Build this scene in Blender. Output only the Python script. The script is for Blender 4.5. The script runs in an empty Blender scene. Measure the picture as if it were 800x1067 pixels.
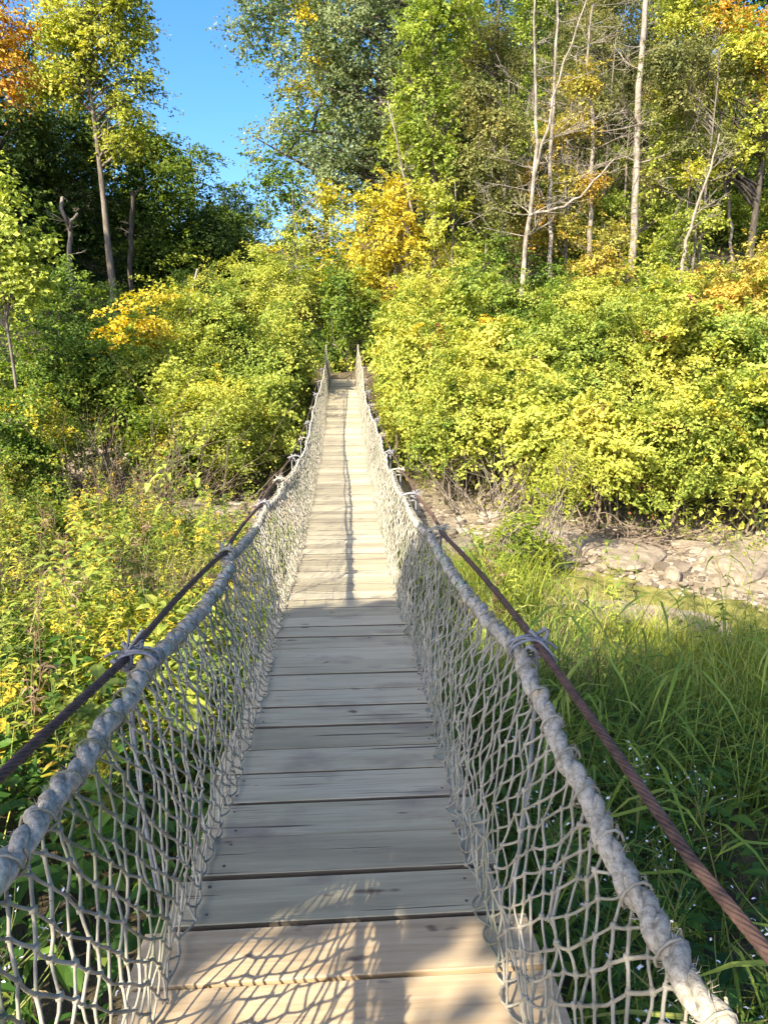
import bpy, math, random
import numpy as np
from math import radians as R, sin, cos, pi

S = bpy.context.scene
COL = S.collection
EYE = np.array([0.03, 0.0, 3.6])
F_PX, PITCH, YAW = 720.0, R(15.5), R(3.27)

# ------------------------------------------------------------------ camera
cam_d = bpy.data.cameras.new('camera')
cam = bpy.data.objects.new('camera', cam_d); COL.objects.link(cam)
cam_d.sensor_fit = 'VERTICAL'; cam_d.sensor_height = 36.0
cam_d.lens = 36.0 * F_PX / 1067.0
cam_d.clip_start = 0.02; cam_d.clip_end = 2000
cam.location = EYE
cam.rotation_euler = (pi / 2 - PITCH, 0, -YAW)
S.camera = cam

# ------------------------------------------------------------------ light
SUN_AZ = R(42)      # degrees to the left of straight behind the camera
SUN_EL = R(40)
SV = np.array([-sin(SUN_AZ) * cos(SUN_EL), -cos(SUN_AZ) * cos(SUN_EL), sin(SUN_EL)])
world = bpy.data.worlds.new('World'); S.world = world; world.use_nodes = True
nt = world.node_tree; bg = nt.nodes['Background']
sky = nt.nodes.new('ShaderNodeTexSky'); sky.sky_type = 'NISHITA'; sky.sun_disc = False
sky.sun_elevation = SUN_EL; sky.sun_rotation = math.atan2(SV[0], SV[1])
sky.air_density = 0.7; sky.dust_density = 3.0; sky.ozone_density = 4.0
hs = nt.nodes.new('ShaderNodeHueSaturation'); hs.inputs['Saturation'].default_value = 1.27; hs.inputs['Hue'].default_value = .5
nt.links.new(sky.outputs[0], hs.inputs['Color']); nt.links.new(hs.outputs[0], bg.inputs[0]); bg.inputs[1].default_value = 0.145
sl = bpy.data.lights.new('sun', 'SUN'); sl.energy = 4.8; sl.angle = R(0.4); sl.color = (1.0, 0.885, 0.70)
so = bpy.data.objects.new('sun', sl); COL.objects.link(so)
from mathutils import Vector
so.rotation_euler = Vector(SV).to_track_quat('Z', 'Y').to_euler()
so.location = (-20, -20, 40)
S.view_settings.view_transform = 'Standard'; S.view_settings.look = 'None'
S.view_settings.exposure = 1.66; S.view_settings.gamma = 1.0
S.render.engine = 'CYCLES'
S.cycles.use_denoising = True
S.cycles.max_bounces = 6; S.cycles.diffuse_bounces = 3; S.cycles.transmission_bounces = 4
S.cycles.glossy_bounces = 2; S.cycles.transparent_max_bounces = 4

# ------------------------------------------------------------------ helpers
_cp, _sp, _cy, _sy = cos(PITCH), sin(PITCH), cos(YAW), sin(YAW)
FW = np.array([_sy * _cp, _cy * _cp, -_sp]); RT = np.array([_cy, -_sy, 0]); UP = np.cross(RT, FW)

def at(px, py, Y):
    """world X, Z of the point at forward distance Y seen along a photo direction (used to survey the place)"""
    d = FW * F_PX + RT * (px - 400) + UP * (533.5 - py)
    t = Y / d[1]
    return EYE[0] + d[0] * t, EYE[2] + d[2] * t

def nrm(v):
    v = np.asarray(v, float)
    return v / np.maximum(np.linalg.norm(v, axis=-1, keepdims=True), 1e-9)

class MB:
    """collects vertex / face arrays for ONE mesh"""
    def __init__(s): s.v = []; s.f = []; s.m = []; s.n = 0
    def add(s, v, f, mat=0):
        v = np.asarray(v, float).reshape(-1, 3)
        if len(v) == 0: return
        f = np.asarray(f, int)
        s.v.append(v); s.f.append(f + s.n); s.m.append(np.full(len(f), mat)); s.n += len(v)
    def mesh(s, name, mats, smooth=False):
        V = np.concatenate(s.v)
        me = bpy.data.meshes.new(name)
        me.vertices.add(len(V)); me.vertices.foreach_set('co', V.astype(np.float32).ravel())
        sizes = np.concatenate([np.full(len(f), f.shape[1]) for f in s.f])
        loops = np.concatenate([f.ravel() for f in s.f])
        me.loops.add(len(loops)); me.loops.foreach_set('vertex_index', loops.astype(np.int32))
        me.polygons.add(len(sizes))
        st = np.concatenate([[0], np.cumsum(sizes)[:-1]])
        me.polygons.foreach_set('loop_start', st.astype(np.int32))
        me.polygons.foreach_set('loop_total', sizes.astype(np.int32))
        me.polygons.foreach_set('material_index', np.concatenate(s.m).astype(np.int32))
        me.polygons.foreach_set('use_smooth', np.full(len(sizes), smooth))
        for m in (mats if isinstance(mats, (list, tuple)) else [mats]): me.materials.append(m)
        me.update(calc_edges=True); me.validate()
        return me
    def obj(s, name, mats, parent=None, smooth=False):
        o = bpy.data.objects.new(name, s.mesh(name, mats, smooth)); COL.objects.link(o)
        if parent: o.parent = parent
        return o

def empty(name, loc, rz=0):
    o = bpy.data.objects.new(name, None); COL.objects.link(o)
    o.location = loc; o.rotation_euler = (0, 0, rz); o.empty_display_size = .2
    return o
def tag(o, label=None, cat=None, group=None, kind=None):
    if label: o['label'] = label
    if cat: o['category'] = cat
    if group: o['group'] = group
    if kind: o['kind'] = kind
    return o
def copy_tree(o, parent=None):
    c = o.copy(); COL.objects.link(c)
    if parent: c.parent = parent
    for ch in list(o.children):
        copy_tree(ch, c)
    return c

def struts(A, B, ra, rb, sides=4):
    """tapered prisms from A[i] to B[i]"""
    A = np.asarray(A, float).reshape(-1, 3); B = np.asarray(B, float).reshape(-1, 3)
    n = len(A); d = nrm(B - A)
    ref = np.where(np.abs(d[:, 2:3]) > .9, [[1., 0, 0]], [[0, 0, 1.]])
    u = nrm(np.cross(ref, d)); w = np.cross(d, u)
    a = np.arange(sides) * 2 * pi / sides
    ring = u[:, None, :] * np.cos(a)[None, :, None] + w[:, None, :] * np.sin(a)[None, :, None]
    ra = np.broadcast_to(np.asarray(ra, float), (n,))[:, None, None]; rb = np.broadcast_to(np.asarray(rb, float), (n,))[:, None, None]
    v = np.stack([A[:, None] + ring * ra, B[:, None] + ring * rb], 1).reshape(-1, 3)
    k = np.arange(sides); k2 = (k + 1) % sides
    q = np.stack([k, k2, sides + k2, sides + k], 1)
    f = (q[None] + (np.arange(n) * 2 * sides)[:, None, None]).reshape(-1, 4)
    return v, f

def tube(P, r, sides=6, cap=True):
    P = np.asarray(P, float); n = len(P)
    r = np.broadcast_to(np.asarray(r, float), (n,))
    T = nrm(np.gradient(P, axis=0))
    u = np.zeros_like(P)
    ref = np.array([1., 0, 0]) if abs(T[0, 0]) < .8 else np.array([0, 0, 1.])
    u0 = nrm(np.cross(T[0], ref)); u[0] = u0
    for i in range(1, n):
        x = u[i - 1] - T[i] * np.dot(u[i - 1], T[i]); u[i] = x / max(np.linalg.norm(x), 1e-9)
    w = np.cross(T, u)
    a = np.arange(sides) * 2 * pi / sides
    v = P[:, None] + (u[:, None] * np.cos(a)[None, :, None] + w[:, None] * np.sin(a)[None, :, None]) * r[:, None, None]
    k = np.arange(sides); k2 = (k + 1) % sides
    q = np.stack([k, k2, sides + k2, sides + k], 1)
    f = (q[None] + (np.arange(n - 1) * sides)[:, None, None]).reshape(-1, 4)
    return v.reshape(-1, 3), f

def bez(a, b, c, n=6):
    t = np.linspace(0, 1, n)[:, None]
    return (1 - t) ** 2 * np.asarray(a) + 2 * t * (1 - t) * np.asarray(b) + t ** 2 * np.asarray(c)

def leaves4(c, n, L, W, rng, droop=.3):
    """leaf blades folded along the midrib: 4 vertices, 2 triangles each"""
    N = len(c); n = nrm(n)
    t = rng.normal(size=(N, 3)); t = nrm(t - n * np.sum(t * n, 1, keepdims=True)); s = np.cross(n, t)
    L = np.broadcast_to(np.asarray(L, float), (N,))[:, None] * rng.uniform(.7, 1.25, (N, 1)); W = L * W
    base = c - t * L * .5; tip = c + t * L * .5 - n * L * droop * rng.uniform(0, 1, (N, 1))
    mid = c - t * L * .06
    v = np.stack([base, mid + s * W * .5 + n * W * .18, tip, mid - s * W * .5 + n * W * .18], 1).reshape(-1, 3)
    f = (np.array([[0, 2, 1], [0, 3, 2]])[None] + (np.arange(N) * 4)[:, None, None]).reshape(-1, 3)
    return v, f

def leaves8(base, t, n, L, W, rng, droop=.5):
    """longer leaf with a curved midrib: 8 vertices, for plants close to the camera"""
    N = len(base); t = nrm(t); n = nrm(n - t * np.sum(n * t, 1, keepdims=True)); s = np.cross(n, t)
    L = np.broadcast_to(np.asarray(L, float), (N,))[:, None]; W = np.broadcast_to(np.asarray(W, float), (N,))[:, None]
    dz = np.array([[0, 0, 1.]])
    def P(a, b): return base + t * L * a - dz * L * droop * a * a + s * W * b + n * W * .25 * abs(b)
    v = np.stack([P(0, 0), P(.33, .5), P(.33, 0), P(.33, -.5), P(.68, .36), P(.68, 0), P(.68, -.36), P(1, 0)], 1).reshape(-1, 3)
    tri = np.array([[0, 2, 1], [0, 3, 2], [4, 5, 7], [5, 6, 7]]); qd = np.array([[1, 2, 5, 4], [2, 3, 6, 5]])
    o = (np.arange(N) * 8)[:, None, None]
    return v, (tri[None] + o).reshape(-1, 3), (qd[None] + o).reshape(-1, 4)

def blades(base, dirh, L, W, bend, rng, seg=5):
    """arching grass blades"""
    N = len(base); t = np.linspace(0, 1, seg + 1)
    dirh = nrm(dirh); s = np.stack([-dirh[:, 1], dirh[:, 0], np.zeros(N)], 1)
    ang = (rng.uniform(.05, .35, N)[:, None] + bend[:, None] * t[None] ** 1.3)
    ds = L[:, None] / seg
    hx = np.cumsum(np.sin(ang) * ds, 1) - np.sin(ang[:, :1]) * ds; hz = np.cumsum(np.cos(ang) * ds, 1) - np.cos(ang[:, :1]) * ds
    ctr = base[:, None] + dirh[:, None] * hx[..., None]; ctr[..., 2] += hz
    w = W[:, None] * (1 - t[None] ** 2 * .97) * .5
    v = np.stack([ctr + s[:, None] * w[..., None], ctr - s[:, None] * w[..., None]], 2).reshape(-1, 3)
    k = np.arange(seg) * 2
    q = np.stack([k, k + 1, k + 3, k + 2], 1)
    f = (q[None] + (np.arange(N) * 2 * (seg + 1))[:, None, None]).reshape(-1, 4)
    return v, f

def noise3(p, s, seed=0):
    """cheap smooth pseudo-noise in -1..1"""
    rr = np.random.default_rng(seed); o = 0
    for k in range(5):
        d = nrm(rr.normal(size=3)) * s * rr.uniform(.6, 1.7); o = o + np.sin(p @ d + rr.uniform(0, 6.28))
    return o / 3.0

# ------------------------------------------------------------------ materials
def new_mat(name):
    m = bpy.data.materials.new(name); m.use_nodes = True
    t = m.node_tree
    for n in list(t.nodes): t.nodes.remove(n)
    return m, t, t.nodes.new('ShaderNodeOutputMaterial')
def nd(t, ty, **kw):
    n = t.nodes.new(ty)
    for k, v in kw.items():
        if k.startswith('i_'): n.inputs[k[2:].replace('_', ' ')].default_value = v
        else: setattr(n, k, v)
    return n
def ramp(t, stops, interp='LINEAR'):
    r = t.nodes.new('ShaderNodeValToRGB'); r.color_ramp.interpolation = interp
    e = r.color_ramp.elements
    while len(e) < len(stops): e.new(.5)
    for x, (p, c) in zip(e, stops): x.position = p; x.color = (*c, 1)
    return r
def math_n(t, op, a, b):
    n = t.nodes.new('ShaderNodeMath'); n.operation = op
    for i, x in enumerate((a, b)):
        if isinstance(x, (int, float)): n.inputs[i].default_value = x
        else: t.links.new(x, n.inputs[i])
    return n.outputs[0]

def leaf_mat(name, stops, scale=.7, wn=1.5, trans=.35):
    m, t, out = new_mat(name); L = t.links.new
    tc = nd(t, 'ShaderNodeTexCoord'); oi = nd(t, 'ShaderNodeObjectInfo'); g = nd(t, 'ShaderNodeNewGeometry')
    add = nd(t, 'ShaderNodeVectorMath', operation='ADD'); sc = nd(t, 'ShaderNodeVectorMath', operation='SCALE')
    sc.inputs[0].default_value = (37, 91, 53); L(oi.outputs['Random'], sc.inputs['Scale'])
    L(tc.outputs['Object'], add.inputs[0]); L(sc.outputs[0], add.inputs[1])
    nz = nd(t, 'ShaderNodeTexNoise'); nz.inputs['Scale'].default_value = scale; nz.inputs['Detail'].default_value = 2
    L(add.outputs[0], nz.inputs['Vector'])
    c = math_n(t, 'MULTIPLY', math_n(t, 'SUBTRACT', nz.outputs[0], .5), wn)
    f = math_n(t, 'ADD', math_n(t, 'ADD', c, math_n(t, 'MULTIPLY', math_n(t, 'SUBTRACT', g.outputs['Random Per Island'], .5), .42)), .5)
    rp = ramp(t, stops); L(f, rp.inputs[0])
    # brightness differences from leaf to leaf
    wn_ = nd(t, 'ShaderNodeTexWhiteNoise', noise_dimensions='1D'); L(g.outputs['Random Per Island'], wn_.inputs['W'])
    v = nd(t, 'ShaderNodeHueSaturation'); L(rp.outputs[0], v.inputs['Color'])
    L(math_n(t, 'ADD', math_n(t, 'MULTIPLY', wn_.outputs[0], .45), .775), v.inputs['Value'])
    b = nd(t, 'ShaderNodeBsdfPrincipled'); b.inputs['Roughness'].default_value = .5; b.inputs['Specular IOR Level'].default_value = .16
    L(v.outputs[0], b.inputs['Base Color'])
    tr = nd(t, 'ShaderNodeBsdfTranslucent'); h = nd(t, 'ShaderNodeHueSaturation'); h.inputs['Saturation'].default_value = 1.15; h.inputs['Value'].default_value = 1.2
    L(v.outputs[0], h.inputs['Color']); L(h.outputs[0], tr.inputs[0])
    mx = nd(t, 'ShaderNodeMixShader'); mx.inputs[0].default_value = trans
    L(b.outputs[0], mx.inputs[1]); L(tr.outputs[0], mx.inputs[2]); L(mx.outputs[0], out.inputs[0])
    return m

def surf_mat(name, stops, scale=(1, 1, 1), nscale=5, detail=6, rough=.85, bump=.3, bdist=.01, island=0.0, spec=.25, coord='Object', extra=None):
    m, t, out = new_mat(name); L = t.links.new
    tc = nd(t, 'ShaderNodeTexCoord'); mp = nd(t, 'ShaderNodeMapping'); mp.inputs['Scale'].default_value = scale
    L(tc.outputs[coord], mp.inputs[0])
    g = nd(t, 'ShaderNodeNewGeometry')
    nz = nd(t, 'ShaderNodeTexNoise'); nz.inputs['Scale'].default_value = nscale; nz.inputs['Detail'].default_value = detail; nz.inputs['Roughness'].default_value = .62
    if island:
        add = nd(t, 'ShaderNodeVectorMath', operation='ADD'); sc = nd(t, 'ShaderNodeVectorMath', operation='SCALE'); sc.inputs[0].default_value = (31, 77, 13)
        L(g.outputs['Random Per Island'], sc.inputs['Scale']); L(mp.outputs[0], add.inputs[0]); L(sc.outputs[0], add.inputs[1]); L(add.outputs[0], nz.inputs['Vector'])
    else: L(mp.outputs[0], nz.inputs['Vector'])
    f = nz.outputs[0]
    if island: f = math_n(t, 'ADD', f, math_n(t, 'MULTIPLY', math_n(t, 'SUBTRACT', g.outputs['Random Per Island'], .5), island))
    rp = ramp(t, stops); L(f, rp.inputs[0])
    b = nd(t, 'ShaderNodeBsdfPrincipled'); b.inputs['Roughness'].default_value = rough; b.inputs['Specular IOR Level'].default_value = spec
    col = rp.outputs[0]
    if extra: col = extra(t, tc, col)
    L(col, b.inputs['Base Color'])
    bp = nd(t, 'ShaderNodeBump'); bp.inputs['Strength'].default_value = bump; bp.inputs['Distance'].default_value = bdist
    L(nz.outputs[0], bp.inputs['Height']); L(bp.outputs[0], b.inputs['Normal'])
    L(b.outputs[0], out.inputs[0])
    return m

def mix_noise(t, tc, col, rgb, scale, lo, hi, mapscale=(1, 1, 1), detail=3):
    mp = nd(t, 'ShaderNodeMapping'); mp.inputs['Scale'].default_value = mapscale; t.links.new(tc.outputs['Object'], mp.inputs[0])
    nz = nd(t, 'ShaderNodeTexNoise'); nz.inputs['Scale'].default_value = scale; nz.inputs['Detail'].default_value = detail
    t.links.new(mp.outputs[0], nz.inputs['Vector'])
    mr = nd(t, 'ShaderNodeMapRange'); mr.inputs['From Min'].default_value = lo; mr.inputs['From Max'].default_value = hi
    t.links.new(nz.outputs[0], mr.inputs[0])
    mx = nd(t, 'ShaderNodeMix', data_type='RGBA'); t.links.new(mr.outputs[0], mx.inputs[0]); t.links.new(col, mx.inputs[6]); mx.inputs[7].default_value = (*rgb, 1)
    return mx.outputs[2]

LEAF = {
 'yellowgreen': leaf_mat('leaf_yellow_green', [(.10, (.13, .18, .03)), (.38, (.32, .37, .065)), (.65, (.47, .48, .09)), (.95, (.56, .49, .09))], .6, trans=.4),
 'limegreen':   leaf_mat('leaf_lime', [(.2, (.12, .18, .035)), (.5, (.28, .35, .065)), (.85, (.44, .47, .09))], .7, trans=.4),
 'gold':        leaf_mat('leaf_gold', [(.12, (.26, .29, .05)), (.4, (.50, .46, .07)), (.72, (.62, .49, .06)), (1, (.62, .40, .06))], .5, trans=.4),
 'orange':      leaf_mat('leaf_orange', [(.1, (.24, .26, .06)), (.42, (.44, .39, .08)), (.72, (.52, .36, .07)), (1, (.50, .26, .06))], .5),
 'rust':        leaf_mat('leaf_rust', [(.1, (.36, .31, .07)), (.45, (.54, .36, .06)), (.85, (.52, .24, .05))], .5),
 'green':       leaf_mat('leaf_green', [(.2, (.05, .09, .018)), (.5, (.12, .19, .03)), (.8, (.26, .32, .045)), (1, (.42, .40, .05))], .6),
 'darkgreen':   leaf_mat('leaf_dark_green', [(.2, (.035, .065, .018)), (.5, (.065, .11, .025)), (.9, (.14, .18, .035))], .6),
 'greygreen':   leaf_mat('leaf_grey_green', [(.2, (.11, .15, .06)), (.5, (.21, .26, .12)), (.75, (.29, .33, .14)), (.97, (.45, .38, .08))], .4),
 'olive':       leaf_mat('leaf_olive', [(.2, (.09, .11, .035)), (.5, (.20, .21, .07)), (.8, (.31, .30, .10)), (1, (.42, .33, .09))], .7, trans=.4),
 'weed':        leaf_mat('leaf_weed', [(.15, (.05, .10, .015)), (.4, (.13, .20, .03)), (.65, (.28, .31, .045)), (.85, (.42, .36, .04)), (1, (.34, .18, .06))], 1.2),
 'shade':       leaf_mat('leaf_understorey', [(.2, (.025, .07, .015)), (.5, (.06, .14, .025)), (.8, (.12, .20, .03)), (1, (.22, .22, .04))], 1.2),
 'brown':       leaf_mat('leaf_brown', [(.2, (.09, .06, .035)), (.5, (.20, .14, .08)), (.9, (.32, .25, .14))], 1.0, trans=.1),
 'red':         leaf_mat('leaf_red', [(.2, (.16, .06, .03)), (.6, (.33, .13, .07)), (.95, (.40, .24, .10))], 1.0),
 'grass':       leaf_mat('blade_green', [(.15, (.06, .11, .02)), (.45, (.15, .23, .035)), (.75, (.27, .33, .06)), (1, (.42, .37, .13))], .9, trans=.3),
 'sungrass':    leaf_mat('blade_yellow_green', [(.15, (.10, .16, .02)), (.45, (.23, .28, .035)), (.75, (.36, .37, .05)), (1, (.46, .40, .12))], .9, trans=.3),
}
BARK = surf_mat('bark_grey_brown', [(.3, (.07, .055, .042)), (.55, (.17, .145, .115)), (.75, (.27, .245, .20))], (1, 1, .25), 9, 5, bump=.6, bdist=.02)
BARKD = surf_mat('bark_dark', [(.3, (.03, .025, .02)), (.7, (.10, .085, .065))], (1, 1, .3), 9, 5, bump=.6, bdist=.02)
BIRCH = surf_mat('bark_pale', [(.32, (.09, .075, .06)), (.5, (.23, .20, .16)), (.7, (.38, .34, .275))], (2, 2, .8), 4, 7, bump=.3, bdist=.01,
                 extra=lambda t, tc, c: mix_noise(t, tc, c, (.10, .08, .06), 3.0, .60, .72, (1, 1, 2.5)))
TWIG = surf_mat('twig_grey', [(.3, (.14, .115, .09)), (.7, (.30, .26, .205))], nscale=8, bump=0)
TWIGD = surf_mat('twig_brown', [(.3, (.09, .065, .045)), (.7, (.24, .19, .14))], nscale=8, bump=0)
def wood_extra(t, tc, c):
    c = mix_noise(t, tc, c, (.11, .095, .075), 2.2, .64, .80, (2.2, 70, 70), 6)      # dark cracks along the grain
    c = mix_noise(t, tc, c, (.25, .21, .16), 2.0, .50, .74, (2.0, 220, 220), 3)    # fine grain
    c = mix_noise(t, tc, c, (.06, .05, .04), 1.0, .665, .69, (1.1, 60, 60), 2)     # splits
    c = mix_noise(t, tc, c, (.20, .16, .13), 3.2, .56, .78, (1, 1.6, 1), 5)      # stains
    c = mix_noise(t, tc, c, (.12, .085, .06), 7, .70, .76, (1, 2.2, 1), 2)       # knots and nail rust
    return c
WOOD = surf_mat('weathered_plank', [(.22, (.25, .22, .145)), (.5, (.385, .342, .222)), (.78, (.47, .42, .29))], (.8, 9, 9), 2.0, 8, .85, .4, .002, .5, extra=wood_extra)
def wood2_extra(t, tc, c):
    c = mix_noise(t, tc, c, (.30, .23, .15), 2.2, .56, .74, (2, 40, 40), 5)
    c = mix_noise(t, tc, c, (.14, .10, .07), 5, .68, .76, (1.6, 4, 4), 2)
    return c
WOOD2 = surf_mat('newer_plank', [(.25, (.30, .215, .125)), (.5, (.42, .315, .19)), (.75, (.48, .385, .255))], (1.4, 26, 26), 1.6, 6, .8, .4, .003, .15, extra=wood2_extra)
WOODE = surf_mat('plank_edge_gap_shade', [(.25, (.07, .06, .048)), (.6, (.14, .12, .095)), (.85, (.22, .19, .15))], (2, 30, 30), 2.0, 6, .9, .4, .003)  # dark board sides: shade of the gaps between planks put into the colour
NAIL = surf_mat('nail_steel', [(.3, (.05, .04, .035)), (.7, (.12, .09, .07))], nscale=30, bump=0, rough=.6)
def rope_extra(t, tc, c): 
    c = mix_noise(t, tc, c, (.24, .33, .20), 5, .62, .74, (1, 1, 1), 3)
    return mix_noise(t, tc, c, (.50, .38, .22), 9, .66, .76, (1, 1, 1), 2)
ROPE = surf_mat('old_rope', [(.3, (.22, .19, .14)), (.52, (.44, .395, .31)), (.75, (.58, .53, .43))], (1, 1, 1), 85, 6, .95, 1.0, .006, extra=rope_extra)
TWINE = surf_mat('net_twine', [(.25, (.14, .13, .095)), (.5, (.28, .26, .20)), (.75, (.43, .40, .315))], (1, 1, 1), 16, 6, .95, .7, .003,
                 extra=lambda t, tc, c: mix_noise(t, tc, c, (.15, .16, .10), 3.0, .52, .70))
def steel(name, a, b, m=.35): 
    x = surf_mat(name, [(.3, a), (.7, b)], nscale=40, rough=.6, bump=.2, bdist=.002)
    return x
CABLE = steel('rusty_wire_rope', (.05, .032, .026), (.14, .085, .066))
WIRE = steel('grey_wire', (.14, .14, .145), (.27, .27, .28))
STONE = surf_mat('creek_stone', [(.25, (.11, .085, .058)), (.5, (.22, .18, .13)), (.75, (.33, .285, .215))], nscale=6, bump=.9, bdist=.05)

# ------------------------------------------------------------------ terrain
def sst(a, b, x):
    t = np.clip((x - a) / (b - a), 0, 1); return t * t * (3 - 2 * t)
def creek_y(X): return 11.9 - .6 * np.clip(X, -9, 7) + .25 * np.sin(X * .8)
def creek_d(X, Y): return (Y - creek_y(X)) / 1.17
def ground(X, Y):
    X = np.asarray(X, float); Y = np.asarray(Y, float)
    d = creek_d(X, Y)
    zn = .10 * np.clip(-d - 2.0, 0, 5) + .26 * np.clip(-d - 7.0, 0, 6)
    k = sst(-1, 6, X)
    up = np.clip(d - 2.4, 0, None)
    zf = .30 * np.clip(up, 0, 6.2) + (np.clip(up - 6.2, 0, 60)) * (.06 + .46 * k)
    hl = .55 * np.clip(-X - 6.5 - 2.5 * (1 - sst(16, 24, Y)), 0, 40) * sst(-6, 20, Y)
    z = zn + zf + hl
    z = z - .16 * np.exp(-((d + .75) / .55) ** 2)                                   # the channel the stream runs in
    bumps = .07 * np.sin(X * 1.3 + Y * .7) * np.sin(Y * 1.1 - X * .5) + .05 * np.sin(X * 2.9 + 1) * np.sin(Y * 2.3)
    return z + bumps * (.35 + sst(1.5, 4, np.abs(d)))
def gz(x, y): return float(ground(np.array(x), np.array(y)))

u = np.linspace(-1, 1, 260); xs = np.sinh(u * 3.2) / np.sinh(3.2) * 260
v_ = np.linspace(-1, 1, 300); ys = 10 + np.sinh(v_ * 3.2) / np.sinh(3.2) * 320
XX, YY = np.meshgrid(xs, ys); ZZ = ground(XX, YY)
V = np.stack([XX, YY, ZZ], -1).reshape(-1, 3)
i = np.arange(len(ys) - 1)[:, None] * len(xs) + np.arange(len(xs) - 1)[None]
Fq = np.stack([i, i + 1, i + 1 + len(xs), i + len(xs)], -1).reshape(-1, 4)
gm = MB(); gm.add(V, Fq)
GM, t, out = new_mat('ground_soil_and_gravel'); L = t.links.new
at_ = nd(t, 'ShaderNodeAttribute', attribute_name='gravel')
tc = nd(t, 'ShaderNodeTexCoord')
n1 = nd(t, 'ShaderNodeTexNoise'); n1.inputs['Scale'].default_value = 3; n1.inputs['Detail'].default_value = 8; n1.inputs['Roughness'].default_value = .7; L(tc.outputs['Object'], n1.inputs[0])
soil = ramp(t, [(.3, (.035, .028, .018)), (.5, (.085, .068, .04)), (.7, (.15, .12, .07))]); L(n1.outputs[0], soil.inputs[0])
vo = nd(t, 'ShaderNodeTexVoronoi'); vo.inputs['Scale'].default_value = 9; L(tc.outputs['Object'], vo.inputs['Vector'])
grv = ramp(t, [(.15, (.11, .085, .055)), (.4, (.21, .17, .115)), (.65, (.30, .25, .18)), (1, (.38, .325, .24))])
L(math_n(t, 'ADD', math_n(t, 'MULTIPLY', vo.outputs['Color'], .45), math_n(t, 'MULTIPLY', n1.outputs[0], .55)), grv.inputs[0])
mx = nd(t, 'ShaderNodeMix', data_type='RGBA'); 
n2 = nd(t, 'ShaderNodeTexNoise'); n2.inputs['Scale'].default_value = 1.4; n2.inputs['Detail'].default_value = 4; L(tc.outputs['Object'], n2.inputs[0])
fac = math_n(t, 'MULTIPLY', math_n(t, 'SUBTRACT', math_n(t, 'ADD', at_.outputs['Fac'], math_n(t, 'MULTIPLY', n2.outputs[0], .8)), .75), 4); 
cl = nd(t, 'ShaderNodeClamp'); L(fac, cl.inputs[0]); L(cl.outputs[0], mx.inputs[0]); L(soil.outputs[0], mx.inputs[6]); L(grv.outputs[0], mx.inputs[7])
b = nd(t, 'ShaderNodeBsdfPrincipled'); b.inputs['Roughness'].default_value = .95; b.inputs['Specular IOR Level'].default_value = .15; L(mx.outputs[2], b.inputs['Base Color'])
bp = nd(t, 'ShaderNodeBump'); bp.inputs['Strength'].default_value = .8; bp.inputs['Distance'].default_value = .06
L(math_n(t, 'ADD', n1.outputs[0], math_n(t, 'MULTIPLY', vo.outputs['Distance'], -.4)), bp.inputs['Height']); L(bp.outputs[0], b.inputs['Normal']); L(b.outputs[0], out.inputs[0])
go = gm.obj('ground', GM, smooth=True); tag(go, 'brown leaf strewn soil and pale gravel of the creek banks and wooded slopes', 'ground', kind='structure')
dd = creek_d(V[:, 0], V[:, 1])
ga = go.data.attributes.new('gravel', 'FLOAT', 'POINT')
ga.data.foreach_set('value', (np.exp(-((dd - .6) / 2.5) ** 4)).astype(np.float32))

# stream
wm, t, out = new_mat('shallow_creek_water'); L = t.links.new
b = nd(t, 'ShaderNodeBsdfPrincipled'); b.inputs['Base Color'].default_value = (.17, .155, .05, 1); b.inputs['Roughness'].default_value = .06; b.inputs['IOR'].default_value = 1.33
nz = nd(t, 'ShaderNodeTexNoise'); nz.inputs['Scale'].default_value = 6; tc = nd(t, 'ShaderNodeTexCoord'); L(tc.outputs['Object'], nz.inputs[0])
bp = nd(t, 'ShaderNodeBump'); bp.inputs['Strength'].default_value = .15; bp.inputs['Distance'].default_value = .05; L(nz.outputs[0], bp.inputs['Height']); L(bp.outputs[0], b.inputs['Normal'])
cr = ramp(t, [(.35, (.10, .10, .03)), (.65, (.24, .22, .07))]); L(nz.outputs[0], cr.inputs[0]); L(cr.outputs[0], b.inputs['Base Color']); L(b.outputs[0], out.inputs[0])
xx = np.linspace(-25, 30, 200); mbw = MB(); rows = []
for o_ in np.linspace(-1.35, .05, 5): rows.append(np.stack([xx, creek_y(xx) + o_ * 1.17, np.full_like(xx, -.055)], 1))
Vw = np.stack(rows, 0).reshape(-1, 3); i = np.arange(4)[:, None] * 200 + np.arange(199)[None]
mbw.add(Vw, np.stack([i, i + 1, i + 201, i + 200], -1).reshape(-1, 4))
tag(mbw.obj('stream', wm, smooth=True), 'shallow yellowish green creek water between gravel bars', 'stream', kind='structure')

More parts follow.
